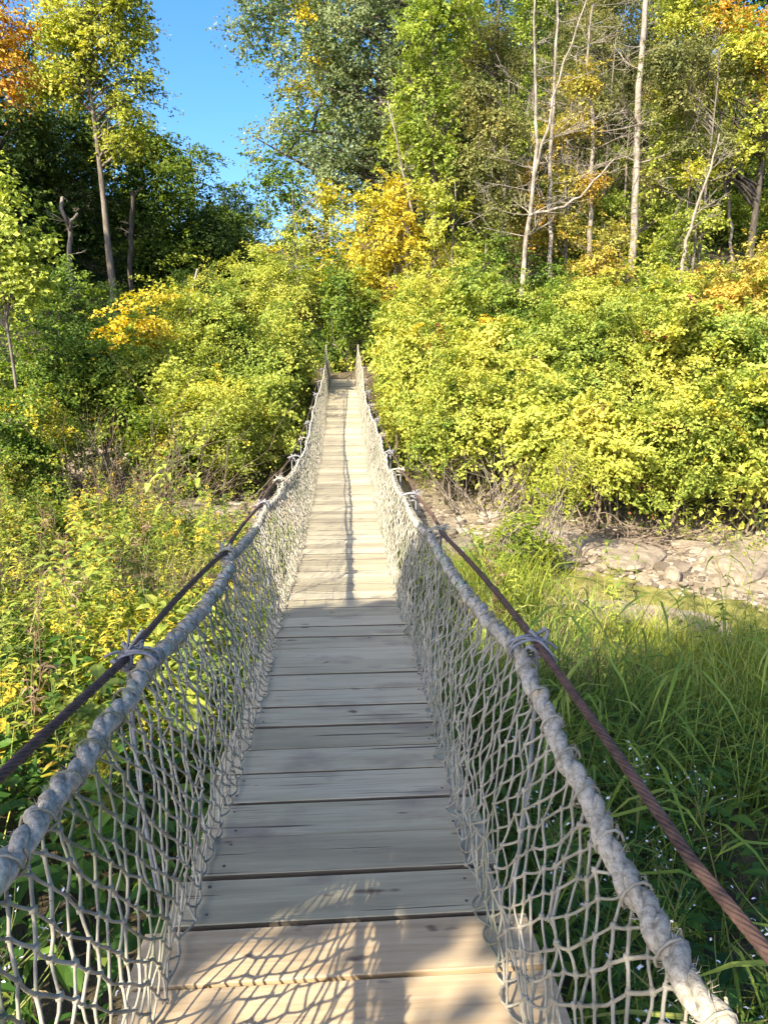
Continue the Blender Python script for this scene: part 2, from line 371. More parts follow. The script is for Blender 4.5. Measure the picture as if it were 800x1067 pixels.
# ------------------------------------------------------------------ footbridge
DY = np.array([-3, -1.5, 0, 1.4, 2.4, 4.35, 6.8, 9.5, 12.2, 15.7, 18.5, 21.5, 24]); DZ = np.array([-.9, -1.12, -1.34, -1.50, -1.66, -1.87, -2.08, -2.22, -2.25, -2.07, -1.90, -1.74, -1.6])
_pf = np.polyfit(DY, DZ, 5)
def deck_z(y): return EYE[2] + np.polyval(_pf, y)
Y0, Y1 = -1.4, 21.3
rng = np.random.default_rng(5)
TIES = {-1: [-.4, 1.68, 3.14, 4.6, 5.8, 7.4, 9.0, 10.6, 12.3, 14.0, 15.8, 17.6, 19.5], 1: [-.3, 1.70, 3.58, 4.9, 6.3, 7.7, 9.3, 10.9, 12.6, 14.3, 16.0, 17.8, 19.6]}
def rope_h(y, s=1):   # height of the net's top rope above the deck
    n0 = .585 if s > 0 else .685
    return np.interp(y, [-2, .9, 1.7, 3.3, 5.8, 8, 12, 16, 19, 20.6, 21.3], [n0, n0, .685, .66, .68, .68, .70, .74, .80, .86, .97])
def rope_pt(s, y):
    y = np.asarray(y, float)
    ty = np.array(TIES[s]); k = np.clip(np.searchsorted(ty, y) - 1, 0, len(ty) - 2)
    f = np.clip((y - ty[k]) / (ty[k + 1] - ty[k]), 0, 1)
    sag = 4 * f * (1 - f)
    amt = np.where(y > 6.2, .06 if s > 0 else .025, .022)
    x = s * (.495 - .012 * sag + .03 * np.sin(y * .7 + s) * (y > 3)) 
    x = np.where(y > 17, x * np.interp(y, [17, 21.3], [1, .93]), x)
    return np.stack([x, y, deck_z(y) + rope_h(y, s) - amt * sag], -1)
def cable_pt(s, y):
    y = np.asarray(y, float); ty = np.array(TIES[s])
    k = np.clip(np.searchsorted(ty, y) - 1, 0, len(ty) - 2); f = np.clip((y - ty[k]) / (ty[k + 1] - ty[k]), 0, 1)
    zz = deck_z(y) + rope_h(y, s) + .022
    x = s * (.545 + (.02 if s > 0 else .03) * np.clip(1.7 - y, 0, 2)) + s * .02 * 4 * f * (1 - f)
    x = np.where(y > 17, x * np.interp(y, [17, 21.3], [1, .88]), x)
    return np.stack([x, y, zz], -1)

bridge = empty('footbridge', (0, 0, 0))
tag(bridge, 'narrow swinging rope footbridge with grey plank deck and knotted net sides', 'footbridge')
def box(mb, c, s, bev=.004, rot=0, tilt=0, mat=0):
    """board: a chamfered box, its long side along x"""
    hx, hy, hz = s[0] / 2, s[1] / 2, s[2] / 2
    pts = []
    for z, ins in ((-hz, 0), (hz - bev, 0), (hz, bev)):
        pts += [(-hx + ins, -hy + ins, z), (hx - ins, -hy + ins, z), (hx - ins, hy - ins, z), (-hx + ins, hy - ins, z)]
    P = np.array(pts); cr_, sr_ = cos(rot), sin(rot)
    P = np.stack([P[:, 0] * cr_ - P[:, 1] * sr_, P[:, 0] * sr_ + P[:, 1] * cr_, P[:, 2] + P[:, 1] * tilt], 1) + np.asarray(c)
    q = [[3, 2, 1, 0], [8, 9, 10, 11]]
    for l in (0, 4):
        for k in range(4): q.append([l + k, l + (k + 1) % 4, l + 4 + (k + 1) % 4, l + 4 + k])
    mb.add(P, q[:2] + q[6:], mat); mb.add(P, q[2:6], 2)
dk = MB(); y = Y0; nb = 0; PITCHB = .192
while y < Y1:
    w = PITCHB - rng.uniform(.009, .018)
    yc = y + PITCHB / 2; sl_ = float(deck_z(yc + .1) - deck_z(yc - .1)) / .2
    new = yc < 1.43
    mb = MB() if new else dk
    hl_ = .50 if new else rng.uniform(.445, .47)
    xo = rng.normal(0, .008)
    zc = float(deck_z(yc)) - .02 + rng.normal(0, .0025)
    box(mb, (xo, yc, zc), (2 * hl_, w, .042), .0022, rng.normal(0, .0035), sl_ + rng.normal(0, .012))
    for sx in (-1, 1):
        for k in (-.05, .05):
            c = np.array([xo + sx * (hl_ - .09 + rng.normal(0, .006)), yc + k + rng.normal(0, .006), zc + .0205 + k * sl_])
            a = np.arange(6) * pi / 3; ring = np.stack([np.cos(a) * .005, np.sin(a) * .005, np.full(6, .0015)], 1) + c
            mb.add(np.vstack([ring, ring - [0, 0, .004]]), [[k_, (k_ + 1) % 6, 6 + (k_ + 1) % 6, 6 + k_] for k_ in range(6)], 1); mb.add(ring, [[0, 1, 2, 3, 4, 5]], 1)
    if new and yc > .3: tag(mb.obj('repair_plank', [WOOD2, NAIL, WOOD2], bridge), 'newer tan plank at the near end of the deck')
    elif new: dk.v += mb.v; dk.f += [f + dk.n for f in mb.f]; dk.m += mb.m; dk.n += mb.n
    y += PITCHB; nb += 1
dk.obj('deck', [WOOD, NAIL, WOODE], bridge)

for s in (-1, 1):
    # deck bearer cables below the boards
    yy = np.linspace(Y0, Y1 + 1.5, 60); mb = MB()
    P = np.stack([np.full_like(yy, s * .36), yy, deck_z(yy) - .058], 1); mb.add(*tube(P, .011, 6)); mb.obj('bearer_cable', CABLE, bridge, True)
    # main hand cable: six strands twisted
    mb = MB(); yy = np.arange(Y0 - .3, 6.2, .02); P = cable_pt(s, yy)
    for k in range(6):
        a = yy * 2 * pi / .12 * s + k * pi / 3
        mb.add(*tube(P + np.stack([np.cos(a), 0 * a, np.sin(a)], 1) * .0076, .0043, 5))
    yy = np.arange(6.1, 21.45, .1); mb.add(*tube(cable_pt(s, yy), np.interp(yy, [6, 7.5], [.0115, .0065]), 6))
    mb.obj('hand_cable', CABLE, bridge, True)
    # three-strand top rope
    mb = MB(); yy = np.arange(Y0, 21.25, .011); P = rope_pt(s, yy)
    jit = .004 * np.sin(yy * 23 + s) + .003 * np.sin(yy * 61)
    P[:, 0] += jit; P[:, 2] += .004 * np.sin(yy * 17 + 2 * s)
    for k in range(3):
        a = -yy * 2 * pi / .165 * s + k * 2 * pi / 3
        rr = .0104 * (1 + .10 * np.sin(yy * 31 + k * 2)); rr = rr * np.interp(yy, [3, 6], [1.0, .5])
        mb.add(*tube(P + np.stack([np.cos(a), 0 * a, np.sin(a)], 1) * rr[:, None], rr * 1.20, 8))
    hy = rng.uniform(-.5, 4.5, 2600); hp = rope_pt(s, hy); ha = rng.uniform(0, 2 * pi, len(hy)); hn = np.stack([np.cos(ha), rng.normal(0, .8, len(hy)), np.sin(ha)], 1)
    a_ = hp + np.stack([np.cos(ha), 0 * ha, np.sin(ha)], 1) * .019; mb.add(*struts(a_, a_ + nrm(hn) * rng.uniform(.006, .017, (len(hy), 1)), .0007, .0003, 3))
    mb.obj('top_rope', ROPE, bridge, True)
    # net: a diamond mesh hung from the rope
    HA, NR = .060, 16
    NY = int((21.15 - Y0) / HA); r2 = np.random.default_rng(17 + s)
    K = np.zeros((NY, NR + 1, 3))
    for k in range(NR + 1):
        f = k / NR; yv = Y0 + (np.arange(NY) + .5 * (k % 2)) * HA
        top = rope_pt(s, yv); ff = f + .012 * np.sin(yv * 3.7 + k) * (0 < k < NR)
        Kx = top[:, 0] * (1 - ff) + s * (.395 + .012 * np.sin(yv * 2.1 + s)) * ff - s * .03 * np.sin(pi * f) * (1 + .5 * np.sin(yv * 1.3))
        Kx = np.where(yv > 17, Kx, Kx)
        Kz = top[:, 2] * (1 - ff) + (deck_z(yv) + .012) * ff - .012 * (1 - f)
        P = np.stack([Kx, yv + .012 * np.sin(yv * 1.9 + k * .4) * np.sin(pi * f), Kz], 1)
        if k: P += r2.normal(0, 1, (NY, 3)) * [.006, .0032, .0034]
        P[:, 2] = np.maximum(P[:, 2], deck_z(P[:, 1]) + .012); K[:, k] = P
    K[:, NR, 0] -= s * np.abs(r2.normal(0, .011, NY))
    mb = MB()
    def cords(A, B, sag=.0025):
        yy_ = A[:, 1]; nr_ = yy_ < 6.5; rad = np.where(nr_, r2.uniform(.0024, .0034, len(A)), .0034)
        for sel, sides in ((nr_, 6), (~nr_, 4)):
            a, b_, r_ = A[sel], B[sel], rad[sel]
            if sides == 6:
                m1 = a + (b_ - a) * .36; m2 = a + (b_ - a) * .68; wob = r2.normal(0, .0012, m1.shape)
                m1 = m1 + wob - [0, 0, sag * .8]; m2 = m2 + wob * .5 - [0, 0, sag * .7]
                mb.add(*struts(a, m1, r_ * 1.15, r_, sides)); mb.add(*struts(m1, m2, r_, r_, sides)); mb.add(*struts(m2, b_, r_, r_ * 1.15, sides))
            else: mb.add(*struts(a, b_, r_, r_, sides))
    for k in range(NR):
        up_, dn = K[:, k], K[:, k + 1]
        cords(up_, dn)
        if k % 2 == 0: cords(up_[1:], dn[:-1])
        else: cords(up_[:-1], dn[1:])
    # slack bottom loops lying on the boards
    A, B = K[:-1, NR], K[1:, NR]; m = (A + B) / 2; m[:, 0] -= s * r2.uniform(-.004, .015, len(m)); m[:, 2] = deck_z(m[:, 1]) + .012
    for t0, t1 in ((0, .25), (.25, .5), (.5, .75), (.75, 1)):
        f_ = lambda t: (1 - t) ** 2 * A + 2 * t * (1 - t) * (2 * m - (A + B) / 2) + t * t * B
        mb.add(*struts(f_(t0), f_(t1), .0034, .0034, 5))
    near = K[:, 0, 1] < 7; yv = K[:, 0, 1]
    # knots
    base = np.array([[1, 0, 0], [-1, 0, 0], [0, 1, 0], [0, -1, 0], [0, 0, 1], [0, 0, -1], [.6, .6, .6], [-.6, .6, .6], [.6, -.6, .6], [-.6, -.6, .6], [.6, .6, -.6], [-.6, .6, -.6], [.6, -.6, -.6], [-.6, -.6, -.6]])
    tri = []
    for ax, sg in ((0, 1), (0, -1), (1, 1), (1, -1), (2, 1), (2, -1)):
        c0 = ax * 2 + (0 if sg > 0 else 1); cs = [j for j in range(6, 14) if base[j][ax] * sg > 0]
        cs.sort(key=lambda j: math.atan2(base[j][(ax + 2) % 3], base[j][(ax + 1) % 3]))
        for q in range(4):
            a_, b_ = cs[q], cs[(q + 1) % 4]; tri.append([c0, a_, b_] if sg > 0 else [c0, b_, a_])
    tri = np.array(tri)
    kp = K[near][:, 1:].reshape(-1, 3); sz = r2.uniform(.0052, .0074, (len(kp), 1, 1)) * np.array([[[1, .95, 1.15]]]) 
    kv = kp[:, None] + base[None] * sz * r2.uniform(.8, 1.2, (len(kp), 14, 1))
    mb.add(kv.reshape(-1, 3), (tri[None] + (np.arange(len(kp)) * 14)[:, None, None]).reshape(-1, 3))
    # twine lacing the net to the rope
    P = rope_pt(s, yv[near])
    for q, p in enumerate(P):
        if q % 2: continue
        a = np.linspace(0, 2 * pi * 1.1, 12); lr = .0275
        mb.add(*tube(p + np.stack([np.cos(a) * lr, np.linspace(-.012, .012, 12) + .01 * np.cos(a), np.sin(a) * lr - .001], 1), .0028, 5))
    mb.obj('side_net', TWINE, bridge, True)
    # lashings that tie rope and cable together, and the suspender wires below them
    for q, ty in enumerate(TIES[s]):
        if ty > 20.5: continue
        a_ = rope_pt(s, np.array([ty]))[0]; b_ = cable_pt(s, np.array([ty]))[0]; c = (a_ + b_) / 2; mb = MB()
        half = np.linalg.norm(b_ - a_) / 2 + .022
        turns = 4 if ty < 8 else 2
        th = np.linspace(0, 2 * pi * turns, 16 * turns)
        W_ = np.stack([np.cos(th) * half * (1 + .1 * np.sin(th * .37)), np.linspace(-.022, .022, len(th)) + .008 * np.sin(th * 1.7), np.sin(th) * .030], 1)
        mb.add(*tube(c + W_, .0042, 6))
        for e in range(3 if ty < 8 else 1):
            dirv = nrm(r2.normal(size=3) + np.array([s * .9, .2, .5])); 
            mb.add(*tube(bez(c + [s * .03, 0, .02], c + dirv * .05 + [0, .0, .03], c + dirv * .085, 6), .0042, 5))
        for e in range(2):
            o_ = (np.array([.010, .02, .012]) * (1 if e else -1)) + [s * half * .5, 0, .018]
            th = np.linspace(0, 2 * pi, 14); mb.add(*tube(c + o_ + np.stack([np.cos(th) * .024, np.sin(th) * .018, .012 * np.sin(th * 2 + e)], 1), .0055, 6))
        mb.obj('lashing', WIRE if q % 2 else TWINE, bridge, True)
        for dy in (0,):
            p1 = np.array([s * .485, ty - .12, float(deck_z(ty - .12)) - .03]); mb = MB()
            mb.add(*tube(bez(b_, (b_ + p1) / 2 + [s * .03, 0, 0], p1, 8), .0062, 6)); mb.obj('suspender_wire', WIRE, bridge, True)
# end posts on the far bank
for s in (-1, 1):
    mb = MB(); P = np.array([[s * .50, 21.42, 1.2], [s * .495, 21.42, 2.2], [s * .485, 21.42, float(deck_z(21.4)) + .80], [s * .475, 21.41, float(deck_z(21.4)) + 1.02]])
    mb.add(*tube(P, [.05, .045, .04, .02], 7)); mb.obj('end_post', WOOD, bridge, True)


# ------------------------------------------------------------------ vegetation builders
def crown_clusters(ells, n, rng, shell=.45, gap=None, gs=.9):
    vol = np.array([max(e[3] * e[4] * e[5], .01) ** .75 for e in ells]); cnt = np.maximum(1, (n * vol / vol.sum()).astype(int))
    P, N_ = [], []
    for e, c in zip(ells, cnt):
        d = nrm(rng.normal(size=(int(c * 1.5) + 2, 3))); r = rng.uniform(shell, 1, (len(d), 1)) ** .6
        lump = 1 + .16 * noise3(d * 2.3, 1.6, int(rng.integers(1e6)))[:, None]
        p = d * r * lump * np.array(e[3:6]) + np.array(e[:3])
        if gap is not None: k = noise3(p, gs / max(.4, (e[3] + e[5]) / 4), int(rng.integers(1e6))) > gap; p, d = p[k], d[k]
        P.append(p[:c]); N_.append(nrm(d[:c] / np.array(e[3:6])))
    return np.concatenate(P), np.concatenate(N_)
def crown_mb(P, N_, per, cr, leaf, rng, up=.55, wid=.62, flat=.3, droop=.35, spray=.55):
    """leaf clusters: some are flat plates, some are shoots with the leaves strung along them"""
    n = len(P); ax = nrm(N_ * .6 + np.array([[0, 0, up]]) + rng.normal(0, .22, (n, 3)))
    m = n * per; axr = np.repeat(ax, per, 0); c = np.repeat(P, per, 0)
    off = rng.normal(0, .5, (m, 3)); along = np.sum(off * axr, 1, keepdims=True); off = off - axr * along * (1 - flat)
    rad = np.linalg.norm(off, axis=1, keepdims=True)
    sz = np.repeat(rng.uniform(.6, 1.35, (n, 1)), per, 0) * cr
    plate = off * sz - np.array([[0, 0, 1.]]) * sz * .22 * rad ** 2
    sd = nrm(N_ * [1, 1, .6] + rng.normal(0, .5, (n, 3)) + [0, 0, .35 * up]); sdr = np.repeat(sd, per, 0)
    t = rng.uniform(-.55, 1, (m, 1)); L_ = sz * 1.5
    lat = rng.normal(0, .16, (m, 3)) * sz * (1.25 - .75 * np.clip(t, 0, 1)) * [1, 1, .6]
    shoot = sdr * t * L_ + lat - np.array([[0, 0, 1.]]) * L_ * .28 * np.clip(t, 0, 1) ** 2
    k = np.repeat(rng.random((n, 1)) < spray, per, 0)
    c = c + np.where(k, shoot, plate)
    ln = nrm(np.where(k, np.array([[0, 0, .9]]) + N_.repeat(per, 0) * .35, axr) + rng.normal(0, .34, (m, 3)) + off * .25)
    mb = MB(); mb.add(*leaves4(c, ln, leaf * rng.choice([.75, 1.0, 1.2], (m,)), wid, rng, droop)); return mb
def clear_walk(P, X, Y, rot=0):
    w = P + np.array([[X, Y, 0]]); k = (w[:, 1] < 22.4) & (w[:, 1] > 9) & (np.abs(w[:, 0]) < 1.2)
    P = P.copy(); sx = np.where(w[:, 0] >= 0, 1, -1) if abs(X) < .3 else np.full(len(P), np.sign(X)); P[k, 0] = (sx * (1.2 + .25 * np.abs(w[:, 0])) - X)[k]; return P
def limb_path(a, b, rng, sagup=.18, n=6):
    a, b = np.asarray(a, float), np.asarray(b, float); L_ = np.linalg.norm(b - a)
    m = (a + b) / 2 + rng.normal(0, .07, 3) * L_ + [0, 0, sagup * L_]
    p = bez(a, m, b, n); p[1:-1] += rng.normal(0, .012, (n - 2, 3)) * L_; return p
def trunk_path(h, lean, rng, n=9):
    t = np.linspace(0, 1, n)[:, None]; w = np.cumsum(rng.normal(0, .006 * h, (n, 3)), 0) * np.array([1, 1, 0]); w -= w[0]
    return np.concatenate([t * lean[0] * h, t * lean[1] * h, t * h - .25 * (1 - t)], 1) + w * t

def tree(name, label, cat, X, Y, ells, leafm, bark=BARK, th=None, tr=.16, n=260, per=40, cr=.55, leaf=.12, seed=0, lean=(0, 0), gap=-.55,
         limbs=16, up=.55, group=None, shell=.4, wid=.62, z=None, extra=None, flat=.3, spray=.55):
    rng = np.random.default_rng(seed * 7 + 11)
    zb = gz(X, Y) if z is None else z
    E_ = [np.array([e[0] - X, e[1] - Y, e[2] - zb, *e[3:6]]) for e in ells]
    root = empty(name, (X, Y, zb)); tag(root, label, cat, group)
    P, N_ = crown_clusters(E_, n, rng, shell, gap)
    P = clear_walk(P, X, Y)
    top = max(e[2] + e[5] * .55 for e in E_); th = th or top
    tp = trunk_path(th, lean, rng); tt = np.linspace(0, 1, len(tp))
    mb = MB(); mb.add(*tube(tp, tr * (1 - .86 * tt) * (1 + .5 * np.exp(-tt * 22)), 8))
    sel = rng.choice(len(P), min(limbs, len(P)), replace=False)
    for j in sel:
        zt = min(max(P[j][2] - rng.uniform(.15, .45) * np.linalg.norm(P[j][:2]) - .3, th * .16), th * .96); f = zt / th
        a = np.array([np.interp(f, tt, tp[:, k]) for k in range(3)])
        lp = limb_path(a, P[j], rng); r0 = tr * (1 - .86 * f) * .55
        mb.add(*tube(lp, np.linspace(r0, max(.012, r0 * .15), len(lp)), 5))
        for q in range(2):
            k = rng.integers(2, len(lp) - 1); b_ = P[rng.integers(len(P))]; b_ = lp[k] + (b_ - lp[k]) * min(1, 1.3 / max(.3, np.linalg.norm(b_ - lp[k])))
            sp = limb_path(lp[k], b_, rng, n=4); mb.add(*tube(sp, np.linspace(r0 * .35, .008, 4), 4))
    mb.obj('trunk', bark, root, True)
    crown_mb(P, N_, per, cr, leaf, rng, up, wid, flat, spray=spray).obj('crown', leafm, root)
    if extra:
        for (mat, ee, nn) in extra:
            E2 = [np.array([e[0] - X, e[1] - Y, e[2] - zb, *e[3:6]]) for e in ee]
            P2, N2 = crown_clusters(E2, nn, rng, .2, None); crown_mb(P2, N2, per, cr, leaf, rng, up, wid, flat).obj('turning_foliage', mat, root)
    return root

def pe(Y, *lst):
    """ellipsoids from survey sightings (px, py, half width px, half height px, [depth radius], [depth offset]) at distance Y"""
    o = []
    for e in lst:
        dy = e[5] if len(e) > 5 else 0
        x, z = at(e[0], e[1], Y + dy); x2, _ = at(e[0] + e[2], e[1], Y + dy); _, z2 = at(e[0], e[1] - e[3], Y + dy)
        rx, rz = abs(x2 - x), abs(z2 - z); o.append((x, Y + dy, z, rx, e[4] if len(e) > 4 and e[4] else (rx + rz) / 2, rz))
    return o

def shrub(label, px, Y, top, hw, leafm, seed, n=85, per=34, leaf=.095, cr=.34, base=None, group=None, name='shrub', low=.35, up=.75, gap=-.6, extra=None, bark=TWIGD, cat='shrub', flat=.28):
    rng = np.random.default_rng(seed * 13 + 5)
    X, zt = at(px, top, Y); X2, _ = at(px + hw, top, Y); rx = abs(X2 - X)
    zb = gz(X, Y); h = max(zt - zb, .8)
    root = empty(name, (X, Y, zb)); tag(root, label, cat, group)
    E_ = []
    for k in range(6):
        a = rng.uniform(0, 2 * pi); q = rng.uniform(.2, .6)
        cz = h * rng.uniform(low + .12, .80)
        E_.append((cos(a) * rx * q, sin(a) * rx * q, cz, rx * rng.uniform(.45, .68), rx * rng.uniform(.45, .68), min(h - cz, h * .30) * rng.uniform(.9, 1.1)))
    E_.append((0, 0, h * .74, rx * .6, rx * .6, h * .26))
    for q in range(3): E_.append((rng.normal(0, .5) * rx, rng.normal(0, .35) * rx, h * rng.uniform(.82, 1.06), rx * rng.uniform(.16, .3), rx * .25, h * rng.uniform(.12, .2)))
    P, N_ = crown_clusters(E_, n, rng, .35, gap, 1.2)
    P = P + N_ * [1, 1, .7] * (rng.uniform(0, 1, (len(P), 1)) ** 4 * .55)
    P = clear_walk(P, X, Y)
    mb = MB()
    for k in range(rng.integers(9, 14)):
        j = rng.integers(len(P)); a = np.array([rng.normal(0, .14), rng.normal(0, .14), -.12])
        lp = limb_path(a, P[j], rng, .22, 7); mb.add(*tube(lp, np.linspace(rng.uniform(.014, .03), .006, 7), 5))
        for q in range(3):
            k2 = rng.integers(2, 6); b_ = P[rng.integers(len(P))]; d = b_ - lp[k2]; b_ = lp[k2] + d * min(1, .9 / max(.2, np.linalg.norm(d)))
            mb.add(*tube(limb_path(lp[k2], b_, rng, .1, 4), np.linspace(.009, .004, 4), 4))
    mb.obj('stems', bark, root, True)
    crown_mb(P, N_, per, cr, leaf, rng, up, .66, flat).obj('crown', leafm, root)
    if extra:
        mat, frac = extra; k = rng.choice(len(P), max(2, int(len(P) * frac)), replace=False)
        crown_mb(P[k] + rng.normal(0, .1, (len(k), 3)), N_[k], per, cr * .8, leaf, rng, up, .66, .28).obj('turning_foliage', mat, root)
    return root

def bare_tree(name, label, base_px, Y, path_px, r0, r1, seed, bark=BIRCH, branches=16, blen=2.0, z0=None, twigm=None, fork=None, updir=.5, cat='tree', start=.35, extra=None):
    """leafless tree: trunk surveyed as a polyline, limbs branching twice"""
    rng = np.random.default_rng(seed)
    X, _ = at(base_px[0], base_px[1], Y); zb = gz(X, Y)
    pts = [np.array([0, 0, -.3])]
    for (px, py) in path_px:
        x, z = at(px, py, Y); pts.append(np.array([x - X, rng.normal(0, .12), z - zb]))
    root = empty(name, (X, Y, zb)); tag(root, label, cat)
    def dense(p, m=14):
        p = np.array(p); s = np.concatenate([[0], np.cumsum(np.linalg.norm(np.diff(p, axis=0), axis=1))]); q = np.linspace(0, s[-1], m)
        o = np.stack([np.interp(q, s, p[:, k]) for k in range(3)], 1); o[1:-1] += rng.normal(0, .02, (m - 2, 3)); return o
    main = dense(pts, 18); mb = MB()
    mb.add(*tube(main, np.linspace(r0, r1, 18), 9)); stems = [(main, r0, r1, start)]
    if fork:
        for fp in fork:
            p = []
            for (px, py) in fp:
                x, z = at(px, py, Y); p.append(np.array([x - X, rng.normal(0, .15), z - zb]))
            dp = dense(p, 12); mb.add(*tube(dp, np.linspace(r0 * .55, r1 * .8, 12), 7)); stems.append((dp, r0 * .55, r1 * .8, .1))
    bb = mb
    def rec(a, d, L_, r, lvl):
        d = nrm(d); b_ = a + d * L_; mid = (a + b_) / 2 + rng.normal(0, .10, 3) * L_
        p = bez(a, mid, b_, 7); bb.add(*tube(p, np.linspace(r, max(r * .3, .0045), 7), 5 if lvl < 2 else 4))
        if lvl < 3:
            for q in range(rng.integers(3, 6) if lvl < 2 else rng.integers(2, 4)):
                f = rng.uniform(.25, 1); c = p[int(f * 6)]
                rec(c, d + rng.normal(0, .55, 3) + [0, 0, .15], L_ * rng.uniform(.3, .6), max(r * .45, .0055), lvl + 1)
    for (st, a0, a1, s0) in stems:
        for k in range(branches if st is main else branches // 2):
            f = rng.uniform(s0, 1.0); c = st[min(int(f * len(st)), len(st) - 1)]
            az = rng.uniform(0, 2 * pi); d = np.array([cos(az), .6 * sin(az), rng.uniform(-.1, 1) * updir + .1])
            rec(c, d, blen * rng.uniform(.4, 1.1) * (1.2 - .6 * f), (a0 + (a1 - a0) * f) * .27, 1)
    mb.obj('trunk', bark, root, True)
    if extra: extra(root, X, Y, zb)
    return root

# ------------------------------------------------------------------ the wooded slope on the right
tree('cottonwood_tree', 'tall grey green broadleaf tree leaning its boughs over the blue sky gap', 'tree', at(425, 300, 30)[0], 30,
     pe(30, (375, 30, 62, 62), (330, 75, 50, 42), (395, 110, 55, 45), (350, 150, 42, 30), (275, 14, 30, 22), (252, 34, 14, 22), (300, 128, 30, 12), (268, 140, 12, 8), (410, -40, 70, 50), (300, -30, 60, 30), (345, 190, 40, 30), (430, 180, 40, 40)),
     LEAF['greygreen'], BARKD, tr=.3, n=900, per=46, cr=.6, leaf=.13, seed=1, limbs=34, gap=-.42, th=15.5,
     extra=[(LEAF['gold'], pe(29.4, (312, 92, 14, 9), (335, 62, 10, 8), (320, 15, 12, 10), (345, 70, 8, 6)), 22)])
tree('maple_tree', 'bright yellow green maple beside the tall grey green tree', 'tree', at(452, 300, 27)[0], 27,
     pe(27, (450, 45, 38, 50), (440, 110, 36, 36), (470, 0, 34, 30), (425, 150, 24, 22), (455, 165, 28, 25)), LEAF['limegreen'], tr=.17, n=330, per=40, cr=.5, leaf=.13, seed=2, limbs=20, gap=-.35)
tree('maple_tree', 'golden yellow maple above the far end of the footbridge', 'tree', at(412, 330, 25)[0], 25,
     pe(25, (398, 240, 40, 42), (432, 262, 40, 30), (370, 270, 30, 28), (420, 205, 28, 22), (395, 300, 36, 20)), LEAF['gold'], tr=.11, n=300, per=40, cr=.42, leaf=.115, seed=3, limbs=20, gap=-.35)
tree('young_tree', 'thin airy yellow tree at the foot of the blue sky gap', 'tree', at(312, 330, 28)[0], 28,
     pe(28, (318, 248, 30, 28), (290, 275, 36, 24), (345, 250, 28, 32), (345, 210, 16, 20), (320, 300, 40, 18), (275, 290, 16, 10)), LEAF['yellowgreen'], tr=.08, n=230, per=28, cr=.5, leaf=.12, seed=4, limbs=34, gap=-.15, shell=.2,
     extra=[(LEAF['gold'], pe(27.6, (345, 200, 14, 12), (285, 262, 14, 8)), 26)])
tree('young_tree', 'dark green leafy tree straight behind the far end of the footbridge', 'tree', at(362, 350, 24.2)[0], 24.2,
     pe(24.2, (362, 315, 34, 36), (340, 345, 24, 22), (385, 340, 24, 26), (360, 285, 22, 20), (358, 375, 24, 18)), LEAF['green'], tr=.08, n=260, per=38, cr=.36, leaf=.11, seed=5, limbs=16, gap=-.5)
tree('maple_tree', 'yellow and green tree between the golden maple and the grey hemlocks', 'tree', at(470, 320, 24)[0], 24,
     pe(24, (470, 235, 30, 34), (455, 300, 36, 28), (490, 290, 28, 26), (450, 195, 18, 16)), LEAF['yellowgreen'], tr=.09, n=240, per=38, cr=.4, leaf=.11, seed=6, limbs=14, gap=-.35)
hl = [('feathery olive hemlock left of the twin pale birches', 505, 29, [(508, 90, 40, 60), (500, 180, 36, 50), (520, 0, 36, 50), (490, 140, 26, 30), (515, 240, 36, 30)], 'olive'),
      ('olive hemlock in the gap between the two pale birches', 600, 31, [(610, 60, 40, 60), (595, 150, 36, 46), (620, -20, 36, 40), (615, 215, 34, 34)], 'olive'),
      ('olive hemlock behind the thick white birch', 655, 33, [(655, 20, 46, 50), (690, 80, 40, 46), (650, 120, 40, 50), (670, 190, 40, 40)], 'olive'),
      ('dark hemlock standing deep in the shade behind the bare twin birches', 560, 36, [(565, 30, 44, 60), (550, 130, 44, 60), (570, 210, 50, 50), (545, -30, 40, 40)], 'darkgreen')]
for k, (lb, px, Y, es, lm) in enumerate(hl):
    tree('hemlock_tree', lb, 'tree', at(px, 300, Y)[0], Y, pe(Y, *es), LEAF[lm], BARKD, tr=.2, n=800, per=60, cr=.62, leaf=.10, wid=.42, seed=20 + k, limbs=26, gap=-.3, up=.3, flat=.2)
tree('maple_tree', 'yellow green maple at the right edge below the orange crown', 'tree', at(772, 330, 25)[0], 25,
     pe(25, (765, 75, 40, 40), (720, 110, 34, 26), (795, 130, 36, 40), (745, 160, 40, 24), (700, 160, 26, 22), (790, 40, 36, 30)), LEAF['yellowgreen'], BARKD, tr=.15, n=300, per=38, cr=.45, leaf=.12, seed=30, limbs=24, gap=-.2, up=.8,
     extra=[(LEAF['olive'], pe(25, (730, 80, 40, 30)), 60)])
tree('maple_tree', 'orange crowned maple in the top right corner', 'tree', at(800, 300, 27)[0], 27,
     pe(27, (785, 30, 32, 34), (815, 60, 40, 50), (790, 85, 20, 22), (750, 20, 26, 22)), LEAF['rust'], tr=.15, n=330, per=38, cr=.45, leaf=.12, seed=31, limbs=14, gap=-.3)
tree('broadleaf_tree', 'deep green shaded tree right of the thick white birch', 'tree', at(745, 300, 31)[0], 31,
     pe(31, (745, 190, 50, 50), (790, 230, 50, 40), (720, 240, 40, 36), (770, 130, 50, 40)), LEAF['darkgreen'], BARKD, tr=.2, n=380, per=40, cr=.6, leaf=.14, seed=32, limbs=18, gap=-.35)
